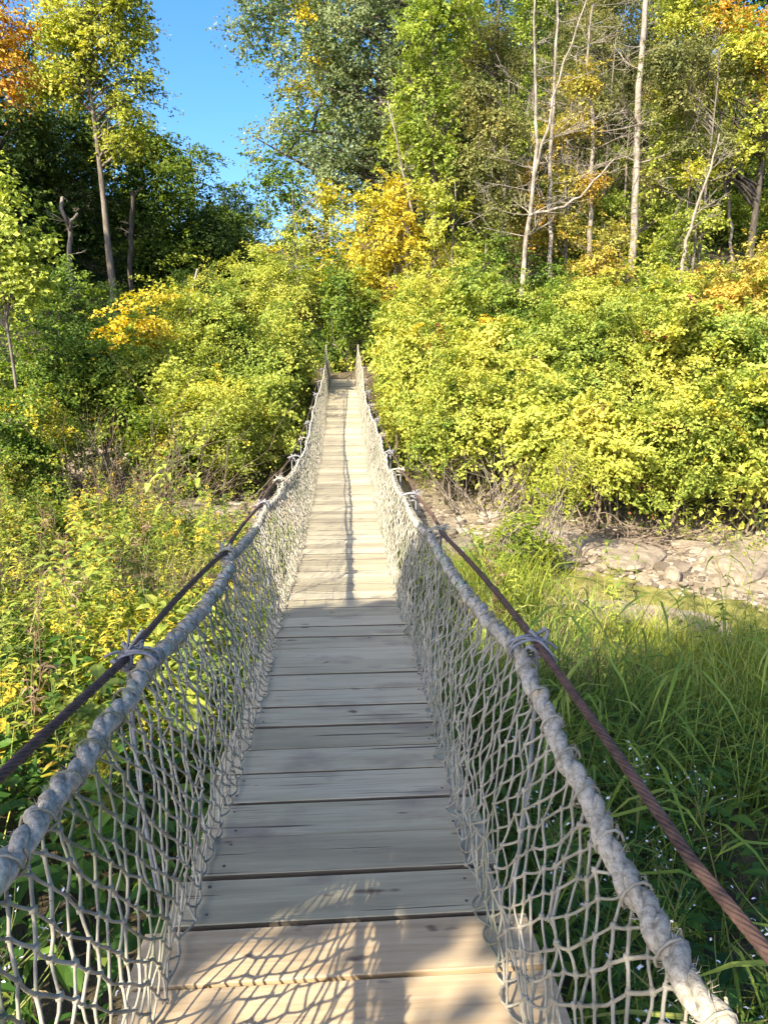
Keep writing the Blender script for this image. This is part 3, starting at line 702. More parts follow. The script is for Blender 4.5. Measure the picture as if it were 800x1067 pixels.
sm = [('small orange leaved tree at the foot of the twin birches', 548, 23.5, [(545, 215, 24, 18), (560, 180, 20, 12), (530, 250, 20, 16)], 'rust', 120),
      ('small orange and yellow tree left of the thick white birch', 622, 23, [(625, 275, 30, 24), (600, 250, 22, 18), (640, 240, 22, 16), (610, 300, 30, 18)], 'orange', 180),
      ('small yellow tree in front of the shaded trees at the right', 715, 22.5, [(715, 180, 26, 12), (690, 200, 22, 12), (725, 230, 30, 14), (700, 260, 26, 18)], 'yellowgreen', 170),
      ('orange tinged tree at the right edge above the yellow shrubs', 772, 21, [(765, 290, 40, 26), (795, 270, 26, 26), (735, 310, 30, 20), (790, 320, 30, 22)], 'orange', 230),
      ('yellow green sapling tree between thick birch and right edge', 680, 20.5, [(690, 300, 30, 20), (660, 320, 28, 18)], 'yellowgreen', 130),
      ('leafy green tree left of the reddish birch foot', 500, 22.5, [(505, 290, 28, 24), (490, 330, 26, 20), (520, 260, 20, 16)], 'green', 170),
      ('leafy green tree between the two birch trunks', 590, 22, [(590, 320, 28, 26), (575, 290, 20, 20), (610, 340, 24, 18)], 'green', 160)]
for k, (lb, px, Y, es, lm, n) in enumerate(sm):
    tree('young_tree', lb, 'tree', at(px, 330, Y)[0], Y, pe(Y, *es), LEAF[lm], tr=.06, n=n, per=32, cr=.4, leaf=.105, seed=40 + k, limbs=16, gap=-.25, up=.9, shell=.2, flat=.2)
us = [(395, 34, 230, 'limegreen'), (450, 33, 250, 'green'), (520, 30, 235, 'olive'), (575, 29, 225, 'olive'), (630, 29.5, 205, 'olive'), (690, 29, 200, 'olive'), (735, 28, 220, 'green'), (785, 28, 215, 'yellowgreen'), (830, 27, 200, 'green'),
      (545, 33, 170, 'green'), (610, 34, 160, 'olive'), (670, 35, 150, 'olive'), (730, 35, 140, 'olive'), (500, 34, 160, 'olive'), (800, 34, 130, 'green'), (600, 27, 250, 'yellowgreen'), (655, 27, 240, 'limegreen'), (480, 28, 260, 'limegreen'), (700, 26, 255, 'limegreen'), (540, 26.5, 250, 'olive')]
for k, (px, Y, py, lm) in enumerate(us):
    r = np.random.default_rng(900 + k); es = [(px + r.normal(0, 16), py + 22 * j, 30 + 5 * j + r.uniform(-5, 8), 20) for j in range(4)]
    tree('understorey_tree', 'small leafy tree crowding the right slope behind the pale birches', 'tree', at(px, py, Y)[0], Y, pe(Y, *es), LEAF[lm], BARKD, tr=.07, n=230, per=40, cr=.5, leaf=.12, seed=150 + k, limbs=12, gap=-.45, up=.8, shell=.2, group='understorey trees of the right slope')
mg = [('golden olive sapling half hiding the forked birch', 520, 22.5, [(520, 130, 30, 20), (505, 170, 26, 18), (530, 215, 24, 18), (500, 95, 22, 16)], 'olive'),
      ('ochre sapling spreading its sprays around the straight birch', 585, 24.4, [(590, 130, 26, 16), (600, 190, 28, 16), (575, 235, 26, 18), (605, 85, 22, 14)], 'orange'),
      ('lime sapling close behind the thick white birch', 640, 26, [(635, 215, 26, 14), (690, 225, 26, 14), (645, 160, 20, 12), (690, 120, 26, 14), (630, 260, 24, 14)], 'limegreen'),
      ('olive sapling above the slanting grey snag', 720, 23.5, [(720, 100, 34, 20), (735, 150, 30, 16), (700, 60, 28, 20), (745, 60, 26, 18)], 'olive'),
      ('tall lime tree behind the forked birch crown', 545, 27, [(545, 60, 30, 36), (535, 130, 30, 30), (560, 0, 30, 34)], 'limegreen'),
      ('golden tree behind the dead tangle between the birches', 620, 27, [(620, 110, 30, 30), (615, 50, 28, 30), (630, 180, 30, 24)], 'olive'),
      ('yellow tree right of the thick white birch', 705, 27, [(712, 30, 28, 34), (712, 170, 28, 26), (720, -20, 34, 30)], 'yellowgreen')]
for k, (lb, px, Y, es, lm) in enumerate(mg):
    tree('slender_tree', lb, 'tree', at(px, 330, Y)[0], Y, pe(Y, *es), LEAF[lm], BARK, tr=.07, n=240, per=44, cr=.45, leaf=.095, seed=180 + k, limbs=22, gap=-.2, up=.7, shell=.15, flat=.22)
# farther trees up the slope, behind all of those
bk = [(340, 44, 'green'), (395, 40, 'greygreen'), (470, 42, 'green'), (540, 44, 'darkgreen'), (610, 46, 'olive'), (680, 44, 'darkgreen'), (745, 42, 'green'), (815, 40, 'green'), (430, 52, 'darkgreen'), (580, 54, 'darkgreen'), (720, 54, 'darkgreen'), (860, 46, 'darkgreen')]
for k, (px, Y, lm) in enumerate(bk):
    x, _ = at(px, 200, Y); zb = gz(x, Y); r = np.random.default_rng(700 + k)
    es = []
    for j in range(9):
        es.append((x + r.normal(0, 1.4), Y + r.normal(0, 1), zb + 2.5 + j * 2.1 + r.normal(0, .4), r.uniform(2, 3.1), r.uniform(2, 3), r.uniform(1.6, 2.2)))
    tree('broadleaf_tree', 'tall shaded tree of the dense wood high on the right slope', 'tree', x, Y, es, LEAF[lm], BARKD, tr=.25, n=420, per=44, cr=.95, leaf=.22, seed=60 + k, limbs=10, gap=-.6, group='trees deep in the right hand wood')
# birches and snags
def ivy(root, X, Y, zb):
    rng = np.random.default_rng(3); x0, z0 = at(535, 372, Y); x1, z1 = at(540, 318, Y)
    f = rng.uniform(0, 1, 420)[:, None]; c = np.array([[x0 - X, 0, z0 - zb]]) * (1 - f) + np.array([[x1 - X, 0, z1 - zb]]) * f
    n = nrm(rng.normal(size=(420, 3)) * [1, 1, .3]); c = c + n * rng.uniform(.10, .2, (420, 1)); mb = MB(); mb.add(*leaves4(c, n, .11, .7, rng)); mb.obj('creeper', LEAF['red'], root)
bare_tree('birch_tree', 'bare pale birch forking high, its foot wrapped in reddish creeper', (533, 378), 21.5, [(535, 365), (541, 310), (548, 250), (553, 200), (558, 150), (557, 80), (553, 30), (558, -30)], .09, .02, 3, branches=17, blen=1.7,
          fork=[[(555, 190), (568, 130), (578, 95), (598, 40), (612, -15)], [(550, 225), (590, 215), (615, 195), (640, 165)]], extra=ivy)
bare_tree('birch_tree', 'straight pale birch trunk just right of the forked birch', (573, 340), 23.5, [(573, 318), (572, 270), (574, 200), (575, 140), (577, 60), (580, -20)], .085, .03, 4, branches=14, blen=1.7, updir=.2)
bare_tree('birch_tree', 'thickest white birch trunk with broken branch stubs', (655, 300), 25, [(656, 285), (658, 240), (662, 180), (665, 120), (669, 60), (672, 10), (675, -40)], .135, .08, 5, branches=18, blen=1.9, updir=.5, start=.3)
bare_tree('dead_tree', 'leaning dead sapling left of the yellow and green tree', (430, 235), 25.2, [(430, 222), (421, 180), (411, 140), (404, 105)], .075, .02, 6, bark=TWIG, branches=6, blen=.8)
bare_tree('dead_tree', 'slanting grey snag at the right of the thick birch', (703, 320), 22, [(707, 300), (716, 250), (724, 220), (736, 180), (748, 140)], .075, .02, 7, bark=TWIG, branches=12, blen=1.6)
bare_tree('dead_tree', 'tangle of dead grey branches between the birches', (612, 285), 24.5, [(612, 260), (613, 200), (616, 130), (610, 60), (614, 10)], .10, .03, 8, bark=TWIG, branches=26, blen=2.4, updir=.1)
bare_tree('dead_tree', 'fine dead branches reaching up from the right slope edge', (765, 270), 25.5, [(760, 240), (755, 180), (745, 110), (752, 50)], .06, .015, 9, bark=TWIG, branches=14, blen=1.8)

# ------------------------------------------------------------------ shrubs along the right bank
sh = [ # label, px, Y, top py, half width px, leaf
 ('yellow green shrub pressing against the right net at mid span', 418, 15.5, 345, 42, 'yellowgreen'),
 ('yellow green shrub over the pile of bare grey stems', 478, 13.6, 385, 50, 'yellowgreen'),
 ('bright shrub right of the bare grey stems', 560, 12.8, 395, 52, 'yellowgreen'),
 ('lowest bright yellow shrub hanging over the pale gravel bar', 640, 11.5, 420, 60, 'yellowgreen'),
 ('broad yellow shrub over the dark hollow at the right bank', 720, 11.3, 405, 60, 'yellowgreen'),
 ('yellow shrub cut by the right edge above the gravel', 800, 11.1, 395, 60, 'yellowgreen'),
 ('second row yellow green shrub beside the bridge end', 402, 18.5, 325, 34, 'yellowgreen'),
 ('second row shrub with lime leaves below the green tree', 455, 17.2, 330, 44, 'limegreen'),
 ('second row shrub below the creeper covered birch', 520, 16.8, 335, 48, 'yellowgreen'),
 ('second row lime shrub below the straight birch', 585, 16.4, 330, 48, 'limegreen'),
 ('second row yellow shrub below the thick white birch', 655, 16, 318, 50, 'yellowgreen'),
 ('second row shrub with reddish twigs near the right edge', 725, 15.6, 325, 52, 'yellowgreen'),
 ('second row shrub at the right edge under the orange tinged tree', 795, 15.2, 318, 54, 'limegreen'),
 ('uphill shrub at the far right net end', 440, 21, 280, 36, 'yellowgreen'),
 ('uphill lime shrub left of the birch foot', 488, 20, 290, 42, 'limegreen'),
 ('uphill shrub right of the birch foot', 560, 19.4, 305, 42, 'green'),
 ('uphill yellow shrub under the small orange tree', 622, 19, 295, 46, 'yellowgreen'),
 ('uphill shrub right of the thick birch foot', 690, 18.6, 295, 46, 'yellowgreen'),
 ('uphill orange tinged shrub near the right edge', 755, 18, 285, 50, 'orange'),
 ('uphill shrub half outside the right edge', 818, 17.5, 280, 50, 'yellowgreen')]
for k, (lb, px, Y, tp, hw, lm) in enumerate(sh):
    shrub(lb, px, Y, tp, hw, LEAF[lm], 100 + k, n=[150, 210, 130][k % 3], per=[120, 110, 150][k % 3], leaf=[.09, .066, .105][k % 3], cr=[.46, .38, .56][k % 3], flat=.2, gap=[-.1, -.2, 0.0][k % 3], extra=(LEAF[['gold', 'green', 'limegreen', 'red'][k % 4]], .10 if k % 4 < 3 else .05), low=.30 if k > 5 else .38)
# ------------------------------------------------------------------ left side of the far bank
ls = [('rounded lime shrub left of the bridge, nearest the net', 278, 15.5, 382, 40, 'limegreen'),
 ('yellow shrub low over the pale rocks left of the bridge', 235, 14.3, 405, 48, 'yellowgreen'),
 ('tall yellow green shrub behind the left net', 292, 18.8, 338, 34, 'yellowgreen'),
 ('yellow green shrub topping the left bank clump', 245, 17.5, 305, 46, 'limegreen'),
 ('shrub with a golden crest in the left bank clump', 190, 17.2, 300, 46, 'yellowgreen'),
 ('golden shrub at the left end of the bright bank clump', 145, 16.5, 318, 40, 'gold'),
 ('shrub of yellow green leaves below the golden crest', 195, 15.2, 360, 50, 'yellowgreen'),
 ('small lime shrub beside the far left net end', 310, 20.6, 352, 22, 'limegreen'),
 ('dusky green shrub at left above the dead brush', 95, 15.5, 345, 48, 'green'),
 ('dusky green shrub at the left edge', 25, 15, 335, 54, 'green'),
 ('low green shrub at the left edge beside dead brush', 30, 12.6, 415, 52, 'weed'),
 ('shaded green shrub in front of the dark wood', 75, 20, 285, 52, 'green'),
 ('shaded green shrub under the grey tree trunk', 135, 23, 292, 50, 'darkgreen'),
 ('shaded shrub between the dark wood and golden crest', 195, 25, 285, 44, 'darkgreen'),
 ('yellow shrub low at the left of the pale rocks', 165, 13.6, 430, 34, 'weed')]
ls += [('yellow green shrub in the gap beyond the far left net end', 300, 25.5, 268, 32, 'yellowgreen'), ('lime shrub behind the far end of the deck', 338, 26.5, 285, 26, 'limegreen'), ('yellow green shrub at the foot of the dark wood left of the gap', 262, 27, 272, 34, 'yellowgreen')]
for k, (lb, px, Y, tp, hw, lm) in enumerate(ls):
    shrub(lb, px, Y, tp, hw, LEAF[lm], 200 + k, n=[150, 200, 130][k % 3], per=[110, 105, 140][k % 3], leaf=[.075, .062, .085][k % 3], cr=[.46, .40, .56][k % 3], flat=.24, gap=[-.3, -.4, -.2][k % 3], extra=(LEAF[['yellowgreen', 'gold', 'green'][k % 3]], .10), low=.25)
tree('sapling', 'light green sapling sunlit at the left edge', 'tree', at(8, 330, 13.5)[0], 13.5, pe(13.5, (15, 235, 30, 36), (0, 290, 44, 34), (35, 300, 30, 24), (5, 195, 18, 22), (50, 255, 14, 12)), LEAF['limegreen'], tr=.05, n=190, per=30, cr=.3, leaf=.10, seed=90, limbs=16, gap=-.3, up=.8)
# ------------------------------------------------------------------ the wood on the left slope
tree('broadleaf_tree', 'tall sparse yellow green tree with grey forked trunk against the sky', 'tree', at(118, 300, 31)[0], 31,
     pe(31, (105, 40, 48, 36), (60, 25, 44, 34), (135, 20, 26, 30), (150, 90, 14, 26), (85, 80, 40, 26), (120, 115, 30, 24), (55, 90, 30, 26), (100, -20, 60, 30), (130, 150, 24, 20)), LEAF['yellowgreen'], BARK, tr=.17, n=700, per=40, cr=.62, leaf=.14, seed=81, limbs=60, gap=-.3, th=12.5, shell=.2)
tree('maple_tree', 'orange gold tree in the top left corner', 'tree', at(-12, 250, 25)[0], 25, pe(25, (0, 20, 34, 34), (15, 75, 22, 30), (-20, 70, 40, 50), (5, -30, 44, 30)), LEAF['rust'], tr=.14, n=300, per=36, cr=.5, leaf=.12, seed=82, limbs=12, gap=-.3)
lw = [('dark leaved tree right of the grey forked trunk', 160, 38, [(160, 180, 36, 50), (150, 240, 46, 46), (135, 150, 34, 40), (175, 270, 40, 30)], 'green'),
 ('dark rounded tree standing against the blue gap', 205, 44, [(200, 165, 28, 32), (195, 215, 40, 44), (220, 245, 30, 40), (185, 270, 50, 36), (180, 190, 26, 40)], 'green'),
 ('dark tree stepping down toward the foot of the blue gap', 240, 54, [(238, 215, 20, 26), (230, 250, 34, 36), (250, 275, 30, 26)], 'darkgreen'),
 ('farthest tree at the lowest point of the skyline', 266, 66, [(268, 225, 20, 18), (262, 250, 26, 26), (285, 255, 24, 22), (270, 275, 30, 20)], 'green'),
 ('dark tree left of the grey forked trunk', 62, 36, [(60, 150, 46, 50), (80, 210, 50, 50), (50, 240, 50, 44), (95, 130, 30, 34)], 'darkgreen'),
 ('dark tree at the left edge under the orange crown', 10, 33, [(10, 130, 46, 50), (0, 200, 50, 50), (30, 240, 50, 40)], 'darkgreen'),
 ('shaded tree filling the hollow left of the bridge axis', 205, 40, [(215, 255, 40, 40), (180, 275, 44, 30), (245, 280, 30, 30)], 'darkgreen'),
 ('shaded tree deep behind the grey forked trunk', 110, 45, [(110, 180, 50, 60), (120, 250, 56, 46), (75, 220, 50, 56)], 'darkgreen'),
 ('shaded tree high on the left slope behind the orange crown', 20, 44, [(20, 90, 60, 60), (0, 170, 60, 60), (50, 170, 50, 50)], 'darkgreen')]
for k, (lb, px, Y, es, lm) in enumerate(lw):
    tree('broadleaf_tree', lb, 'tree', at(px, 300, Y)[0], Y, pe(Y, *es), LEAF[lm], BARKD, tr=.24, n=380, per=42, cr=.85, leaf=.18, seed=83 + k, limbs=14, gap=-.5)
bare_tree('dead_tree', 'broken sunlit trunk stub in the dark left wood', (73, 295), 27, [(72, 275), (72, 240), (67, 220), (63, 205)], .11, .06, 21, bark=BARK, branches=3, blen=.8, fork=[[(72, 240), (76, 232), (79, 222)]])
bare_tree('dead_tree', 'thin grey trunk in shade right of the forked trunk', (138, 300), 32, [(137, 280), (138, 240), (139, 200)], .12, .09, 22, bark=BARKD, branches=3, blen=1)
bare_tree('dead_tree', 'pale slanting broken stem above the golden crest', (196, 320), 19, [(198, 305), (203, 290), (206, 280)], .05, .03, 23, bark=TWIG, branches=2, blen=.4)
# trees on the unseen steep bank to the left, which keep the sun off the wood
r = np.random.default_rng(9)
proto = None
for k, (x, y_) in enumerate([(-23, 12), (-24, 17), (-25, 22), (-26.5, 27), (-28, 32), (-30, 38), (-31, 30), (-33, 44)]):
    zb = gz(x, y_)
    if proto is None:
        es = [(x + r.normal(0, 1.2), y_ + r.normal(0, 1.2), zb + 3 + j * 1.75, r.uniform(2.6, 3.6), r.uniform(2.6, 3.6), 2.0) for j in range(7)]
        proto = tree('broadleaf_tree', 'unseen tall tree on the steep bank beyond the left edge, shades the wood', 'tree', x, y_, es, LEAF['green'], BARKD, tr=.3, n=300, per=34, cr=1.1, leaf=.34, seed=300, limbs=8, gap=None, group='unseen shade trees of the steep left bank')
    else: o = copy_tree(proto); o.location = (x, y_, zb); o.rotation_euler = (0, 0, r.uniform(0, 6.28))
# trees on the near bank behind the camera, which throw the shade over the near half of the bridge
for k, (x, y_, es) in enumerate([
  (-4.6, -3.2, [(-5.3, -2.62, 8.2, 1.7, 1.02, 1.0), (-3.7, -2.66, 8.3, 1.5, 1.02, 1.0)]),
  (-1.2, -4.0, [(-1.4, -1.75, 8.3, 2.3, 1.5, 1.5)]),
  (2.5, -4.0, [(1.8, -1.6, 8.2, 2.8, 1.8, 1.7), (2.4, -4.6, 8.4, 2.6, 1.6, 1.5), (-.2, -4.4, 7.6, 2.0, 1.5, 1.4)])]):
    tree('broadleaf_tree', 'tree of the near bank spreading over the start of the footbridge', 'tree', x, y_, es, LEAF['green'], BARK, tr=.14, n=520 if k == 0 else 330, per=40, cr=.33 if k == 0 else .5, leaf=.16 if k == 0 else .19, spray=.0 if k == 0 else .5, seed=320 + k, limbs=10, gap=None, shell=.1, group='trees of the near bank')

# ------------------------------------------------------------------ low vegetation
def cover(name, label, X, Y, N, hmax, mat, leaf, seed, wid=.5, keep=None, big=False, clump=.9):
    rng = np.random.default_rng(seed)
    x = rng.uniform(X[0], X[1], N * 3); y = rng.uniform(Y[0], Y[1], N * 3)
    k = noise3(np.stack([x, y, 0 * x], 1), clump, seed) + rng.normal(0, .35, len(x)) > -.15
    if keep is not None: k &= keep(x, y)
    x, y = x[k][:N], y[k][:N]; n = len(x)
    hh = hmax * (.45 + .55 * (noise3(np.stack([x, y, 0 * x], 1), clump * 1.6, seed + 1) * .5 + .5))
    f = rng.uniform(0, 1, n) ** .7; z = ground(x, y) + f * hh + .02
    c = np.stack([x, y, z], 1); mb = MB()
    nn = nrm(np.stack([rng.normal(0, .5, n), rng.normal(0, .5, n), np.full(n, .8)], 1))
    if big:
        a = rng.uniform(0, 2 * pi, n); t = np.stack([np.cos(a), np.sin(a), rng.uniform(-.1, .6, n)], 1)
        LL = leaf * rng.uniform(.6, 1.3, n); v, f1, f2 = leaves8(c, t, nn, LL, LL * wid, rng, .35); mb.add(v, f1); mb.f.append(f2 + 0); mb.m.append(np.zeros(len(f2), int))
        st = rng.random(n) < .25; mb.add(*struts(np.stack([x, y, ground(x, y) - .03], 1)[st], c[st], .003, .002, 3))
    else: mb.add(*leaves4(c, nn, leaf, wid, rng, .3))
    return tag(mb.obj(name, mat), label, 'undergrowth', kind='stuff')
offpath = lambda x, y: np.abs(creek_d(x, y) - .3) > 2.3
cover('undergrowth', 'low leafy undergrowth on the wooded right slope', (-1, 26), (13, 42), 60000, .9, LEAF['green'], .14, 1, keep=lambda x, y: (creek_d(x, y) > 3.0) & (x < .75 * y) & ((np.abs(x) > .9) | (y > 24)))
cover('undergrowth', 'yellow green ground cover between the bank shrubs', (-9, 16), (12, 24), 26000, .8, LEAF['yellowgreen'], .11, 2, keep=lambda x, y: (creek_d(x, y) > 2.6) & ((np.abs(x) > .9) | (y > 23)))
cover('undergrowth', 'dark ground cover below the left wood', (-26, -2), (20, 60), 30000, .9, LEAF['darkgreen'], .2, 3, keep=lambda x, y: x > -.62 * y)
cover('undergrowth', 'mixed green and yellow weeds covering the left creek bank', (-9, -.5), (4, 14), 26000, .62, LEAF['weed'], .10, 4, .34, keep=lambda x, y: (creek_d(x, y) < -1.0) & (x > -.62 * y - 1))
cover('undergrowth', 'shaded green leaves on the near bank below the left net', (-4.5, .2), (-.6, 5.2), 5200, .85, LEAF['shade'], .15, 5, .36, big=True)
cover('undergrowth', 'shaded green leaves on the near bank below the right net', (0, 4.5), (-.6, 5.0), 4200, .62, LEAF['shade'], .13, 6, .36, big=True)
cover('undergrowth', 'sparse low green weeds along the edge of the gravel', (-8, 9), (7, 15), 5000, .28, LEAF['weed'], .08, 7, .3, keep=lambda x, y: (np.abs(creek_d(x, y)) > 1.9) & (np.abs(creek_d(x, y)) < 3.4))

def grass(name, label, X, Y, N, Lr, mat, seed, Wd=(.007, .015), keep=None, bend=(.4, 2.0), dense=.8):
    rng = np.random.default_rng(seed); x = rng.uniform(*X, N * 4); y = rng.uniform(*Y, N * 4)
    k = noise3(np.stack([x, y, 0 * x], 1), 1.3, seed) + rng.normal(0, .3, len(x)) > -dense
    if keep is not None: k &= keep(x, y)
    x, y = x[k][:N], y[k][:N]; n = len(x); a = rng.uniform(0, 2 * pi, n)
    tuft = np.stack([rng.normal(0, .05, n), rng.normal(0, .05, n)], 1)
    b_ = np.stack([x + tuft[:, 0], y + tuft[:, 1], ground(x, y) - .02], 1)
    hv = .75 + .35 * noise3(b_ * [1, 1, 0], 1.1, seed + 3)
    mb = MB(); mb.add(*blades(b_, np.stack([np.cos(a), np.sin(a), 0 * a], 1), rng.uniform(*Lr, n) * hv, rng.uniform(*Wd, n), rng.uniform(*bend, n), rng, 6))
    return tag(mb.obj(name, mat), label, 'grass', kind='stuff')
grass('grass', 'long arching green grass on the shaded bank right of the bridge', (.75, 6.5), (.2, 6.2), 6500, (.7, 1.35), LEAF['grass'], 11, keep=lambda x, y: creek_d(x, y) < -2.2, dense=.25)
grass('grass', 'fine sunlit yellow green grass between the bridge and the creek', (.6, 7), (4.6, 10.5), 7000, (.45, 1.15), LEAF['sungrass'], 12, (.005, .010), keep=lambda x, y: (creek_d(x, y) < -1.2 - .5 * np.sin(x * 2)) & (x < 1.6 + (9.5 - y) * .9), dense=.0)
grass('grass', 'tall green grass among the weeds left of the bridge', (-8, -.6), (3, 12), 3500, (.4, .9), LEAF['sungrass'], 13, (.005, .010), keep=lambda x, y: creek_d(x, y) < -1.5)
grass('grass', 'thin tufts of grass on the far gravel edge', (-9, 12), (9, 22), 2500, (.25, .6), LEAF['sungrass'], 14, (.005, .010), keep=lambda x, y: (creek_d(x, y) > 1.5) & (creek_d(x, y) < 3.2), dense=.1)

def plant_mesh(seed, h, nl, L, Wd, leafm, stemm, flower=None, nflow=0, fr=.006, droop=.5, branch=3, spread=.12, fz=.75):
    """one upright plant: stem with side shoots, long leaves spiralling up it, flowers on top"""
    rng = np.random.default_rng(seed); root = empty('plant', (0, 0, -50))
    mb = MB(); paths = []
    m = bez([0, 0, -.05], [rng.normal(0, .05), rng.normal(0, .05), h * .5], [rng.normal(0, .10) * h, rng.normal(0, .10) * h, h], 9); paths.append(m)
    mb.add(*tube(m, np.linspace(.005, .002, 9), 5))
    for q in range(branch):
        k = rng.integers(3, 8); a = rng.uniform(0, 6.28); e = m[k] + np.array([cos(a) * spread, sin(a) * spread, h * rng.uniform(.12, .3)])
        p = bez(m[k], (m[k] + e) / 2 + [cos(a) * .04, sin(a) * .04, 0], e, 6); paths.append(p); mb.add(*tube(p, np.linspace(.003, .0015, 6), 4))
    mb.obj('stem', stemm, root, True)
    B, T = [], []
    for j in range(nl):
        p = paths[0] if j < nl * .6 else paths[rng.integers(len(paths))]; f = rng.uniform(.15, 1) * (len(p) - 1.01); k = int(f)
        B.append(p[k] + (p[k + 1] - p[k]) * (f - k)); a = j * 2.4 + rng.normal(0, .3); T.append([cos(a), sin(a), rng.uniform(.2, .9)])
    B, T = np.array(B), np.array(T); sz = rng.uniform(.6, 1.2, nl)
    v, f1, f2 = leaves8(B, T, np.tile([0, 0, 1.], (nl, 1)) + T * -.3, L * sz, Wd * sz, rng, droop)
    mb = MB(); mb.add(v, f1); mb.f.append(f2); mb.m.append(np.zeros(len(f2), int)); mb.obj('foliage', leafm, root)
    if flower:
        mb = MB(); cs = []
        for j in range(nflow):
            p = paths[rng.integers(len(paths))]; e = p[-1] - (p[-1] - p[0]) * rng.uniform(0, 1 - fz); cs.append(e + rng.normal(0, spread * .16, 3) * [1, 1, .5])
        c = np.array(cs); n = nrm(rng.normal(0, .5, (nflow, 3)) + [0, 0, 1])
        for q in range(3): mb.add(*leaves4(c, n, fr * 2.4, .42, rng, .1))
        mb.obj('blossoms', flower, root)
    return root
def flat_mat(name, c1, c2):
    return surf_mat(name, [(.3, c1), (.7, c2)], nscale=20, bump=0, rough=.7)
WHITE = flat_mat('aster_petals', (.62, .62, .66), (.80, .80, .82)); YEL = flat_mat('goldenrod_bloom', (.50, .36, .03), (.66, .52, .05))
STEM = flat_mat('green_stem', (.10, .13, .03), (.22, .22, .07)); STEMB = flat_mat('brown_stem', (.14, .08, .05), (.26, .16, .09))
kinds = [
 ('goldenrod_plant', 'plant', 'leafy green weed standing in the thicket left of the bridge', plant_mesh(1, 1.0, 54, .13, .03, LEAF['weed'], STEM), 70),
 ('goldenrod_plant', 'plant', 'weed with yellow green leaves in the thicket left of the bridge', plant_mesh(2, .9, 60, .11, .034, LEAF['yellowgreen'], STEM), 55),
 ('goldenrod_plant', 'plant', 'weed with yellow flower plumes in the thicket left of the bridge', plant_mesh(3, 1.05, 46, .11, .022, LEAF['weed'], STEM, YEL, 110, .010, branch=6), 42),
 ('withered_plant', 'plant', 'withered brown weed in the thicket left of the bridge', plant_mesh(4, 1.0, 34, .10, .018, LEAF['brown'], STEMB, branch=6), 40),
 ('goldenrod_plant', 'plant', 'weed turning golden in the thicket left of the bridge', plant_mesh(5, .85, 58, .10, .03, LEAF['gold'], STEM), 26),
 ('goldenrod_plant', 'plant', 'broad leaved green weed in the thicket left of the bridge', plant_mesh(6, .8, 34, .17, .07, LEAF['limegreen'], STEM), 30)]
rp_ = np.random.default_rng(44)
def spots(n, X, Y, ok, rng, dmin=.16):
    o = []
    for _ in range(n * 60):
        if len(o) >= n: break
        x, y = rng.uniform(*X), rng.uniform(*Y)
        if ok(x, y) and all((x - a) ** 2 + (y - b) ** 2 > dmin ** 2 for a, b in o): o.append((x, y))
    return o
sp_ = spots(263, (-8, -.95), (3.4, 12.8), lambda x, y: creek_d(x, y) < -1.3 and x > -.60 * y - .6, rp_)
qi = 0
for (nm, ct, lb, pr, cnt) in kinds:
    for k in range(cnt):
        if qi >= len(sp_): break
        o = pr if k == 0 else copy_tree(pr)
        o.name = nm; tag(o, lb, ct, 'weeds of the left bank thicket')
        x, y = sp_[(qi * 97) % len(sp_)]; qi += 1
        o.location = (x, y, gz(x, y)); sc = rp_.uniform(.75, 1.2); o.scale = (sc, sc, sc); o.rotation_euler = (rp_.normal(0, .08), rp_.normal(0, .08), rp_.uniform(0, 6.28))
aster = plant_mesh(8, .75, 60, .06, .012, LEAF['shade'], STEM, WHITE, 26, .0058, branch=9, spread=.16, fz=.6); aster.name = 'aster_plant'
asp = [(1.05, 2.15), (1.2, 2.5), (1.35, 2.2), (1.0, 2.9), (1.5, 2.75), (1.7, 2.35), (1.25, 1.75), (1.6, 1.9), (.95, 1.5), (1.9, 3.0), (1.15, 3.3), (2.2, 2.5), (1.45, 1.5)]
asl = [(-.85, 1.25), (-1.0, 1.6), (-.75, .95), (-1.2, 1.3)]
for k, (x, y) in enumerate(asp + asl):
    o = aster if k == 0 else copy_tree(aster)
    rt_ = k < len(asp)
    tag(o, 'white flowered aster in the shade beside the right hand cable' if rt_ else 'white flowered aster glimpsed through the left net', 'flower', 'asters right of the bridge' if rt_ else 'asters left of the bridge')
    o.location = (x, y, gz(x, y)); sc = rp_.uniform(.95, 1.35); o.scale = (sc, sc, sc); o.rotation_euler = (rp_.normal(0, .1), rp_.normal(0, .1), rp_.uniform(0, 6.28))
reed = plant_mesh(9, 1.25, 13, .5, .02, LEAF['grass'], STEM, droop=.75, branch=0); reed.name = 'reed_plant'
rsp = spots(46, (.95, 6.2), (1.0, 6.6), lambda x, y: creek_d(x, y) < -2.0 and x < .9 * y + .8, rp_, .25)
for k, (x, y) in enumerate(rsp):
    o = reed if k == 0 else copy_tree(reed)
    tag(o, 'tall long leaved reed in the grass right of the bridge', 'plant', 'reeds right of the bridge')
    o.location = (x, y, gz(x, y)); sc = rp_.uniform(.7, 1.15); o.scale = (sc, sc, sc); o.rotation_euler = (rp_.normal(0, .15), rp_.normal(0, .15), rp_.uniform(0, 6.28))
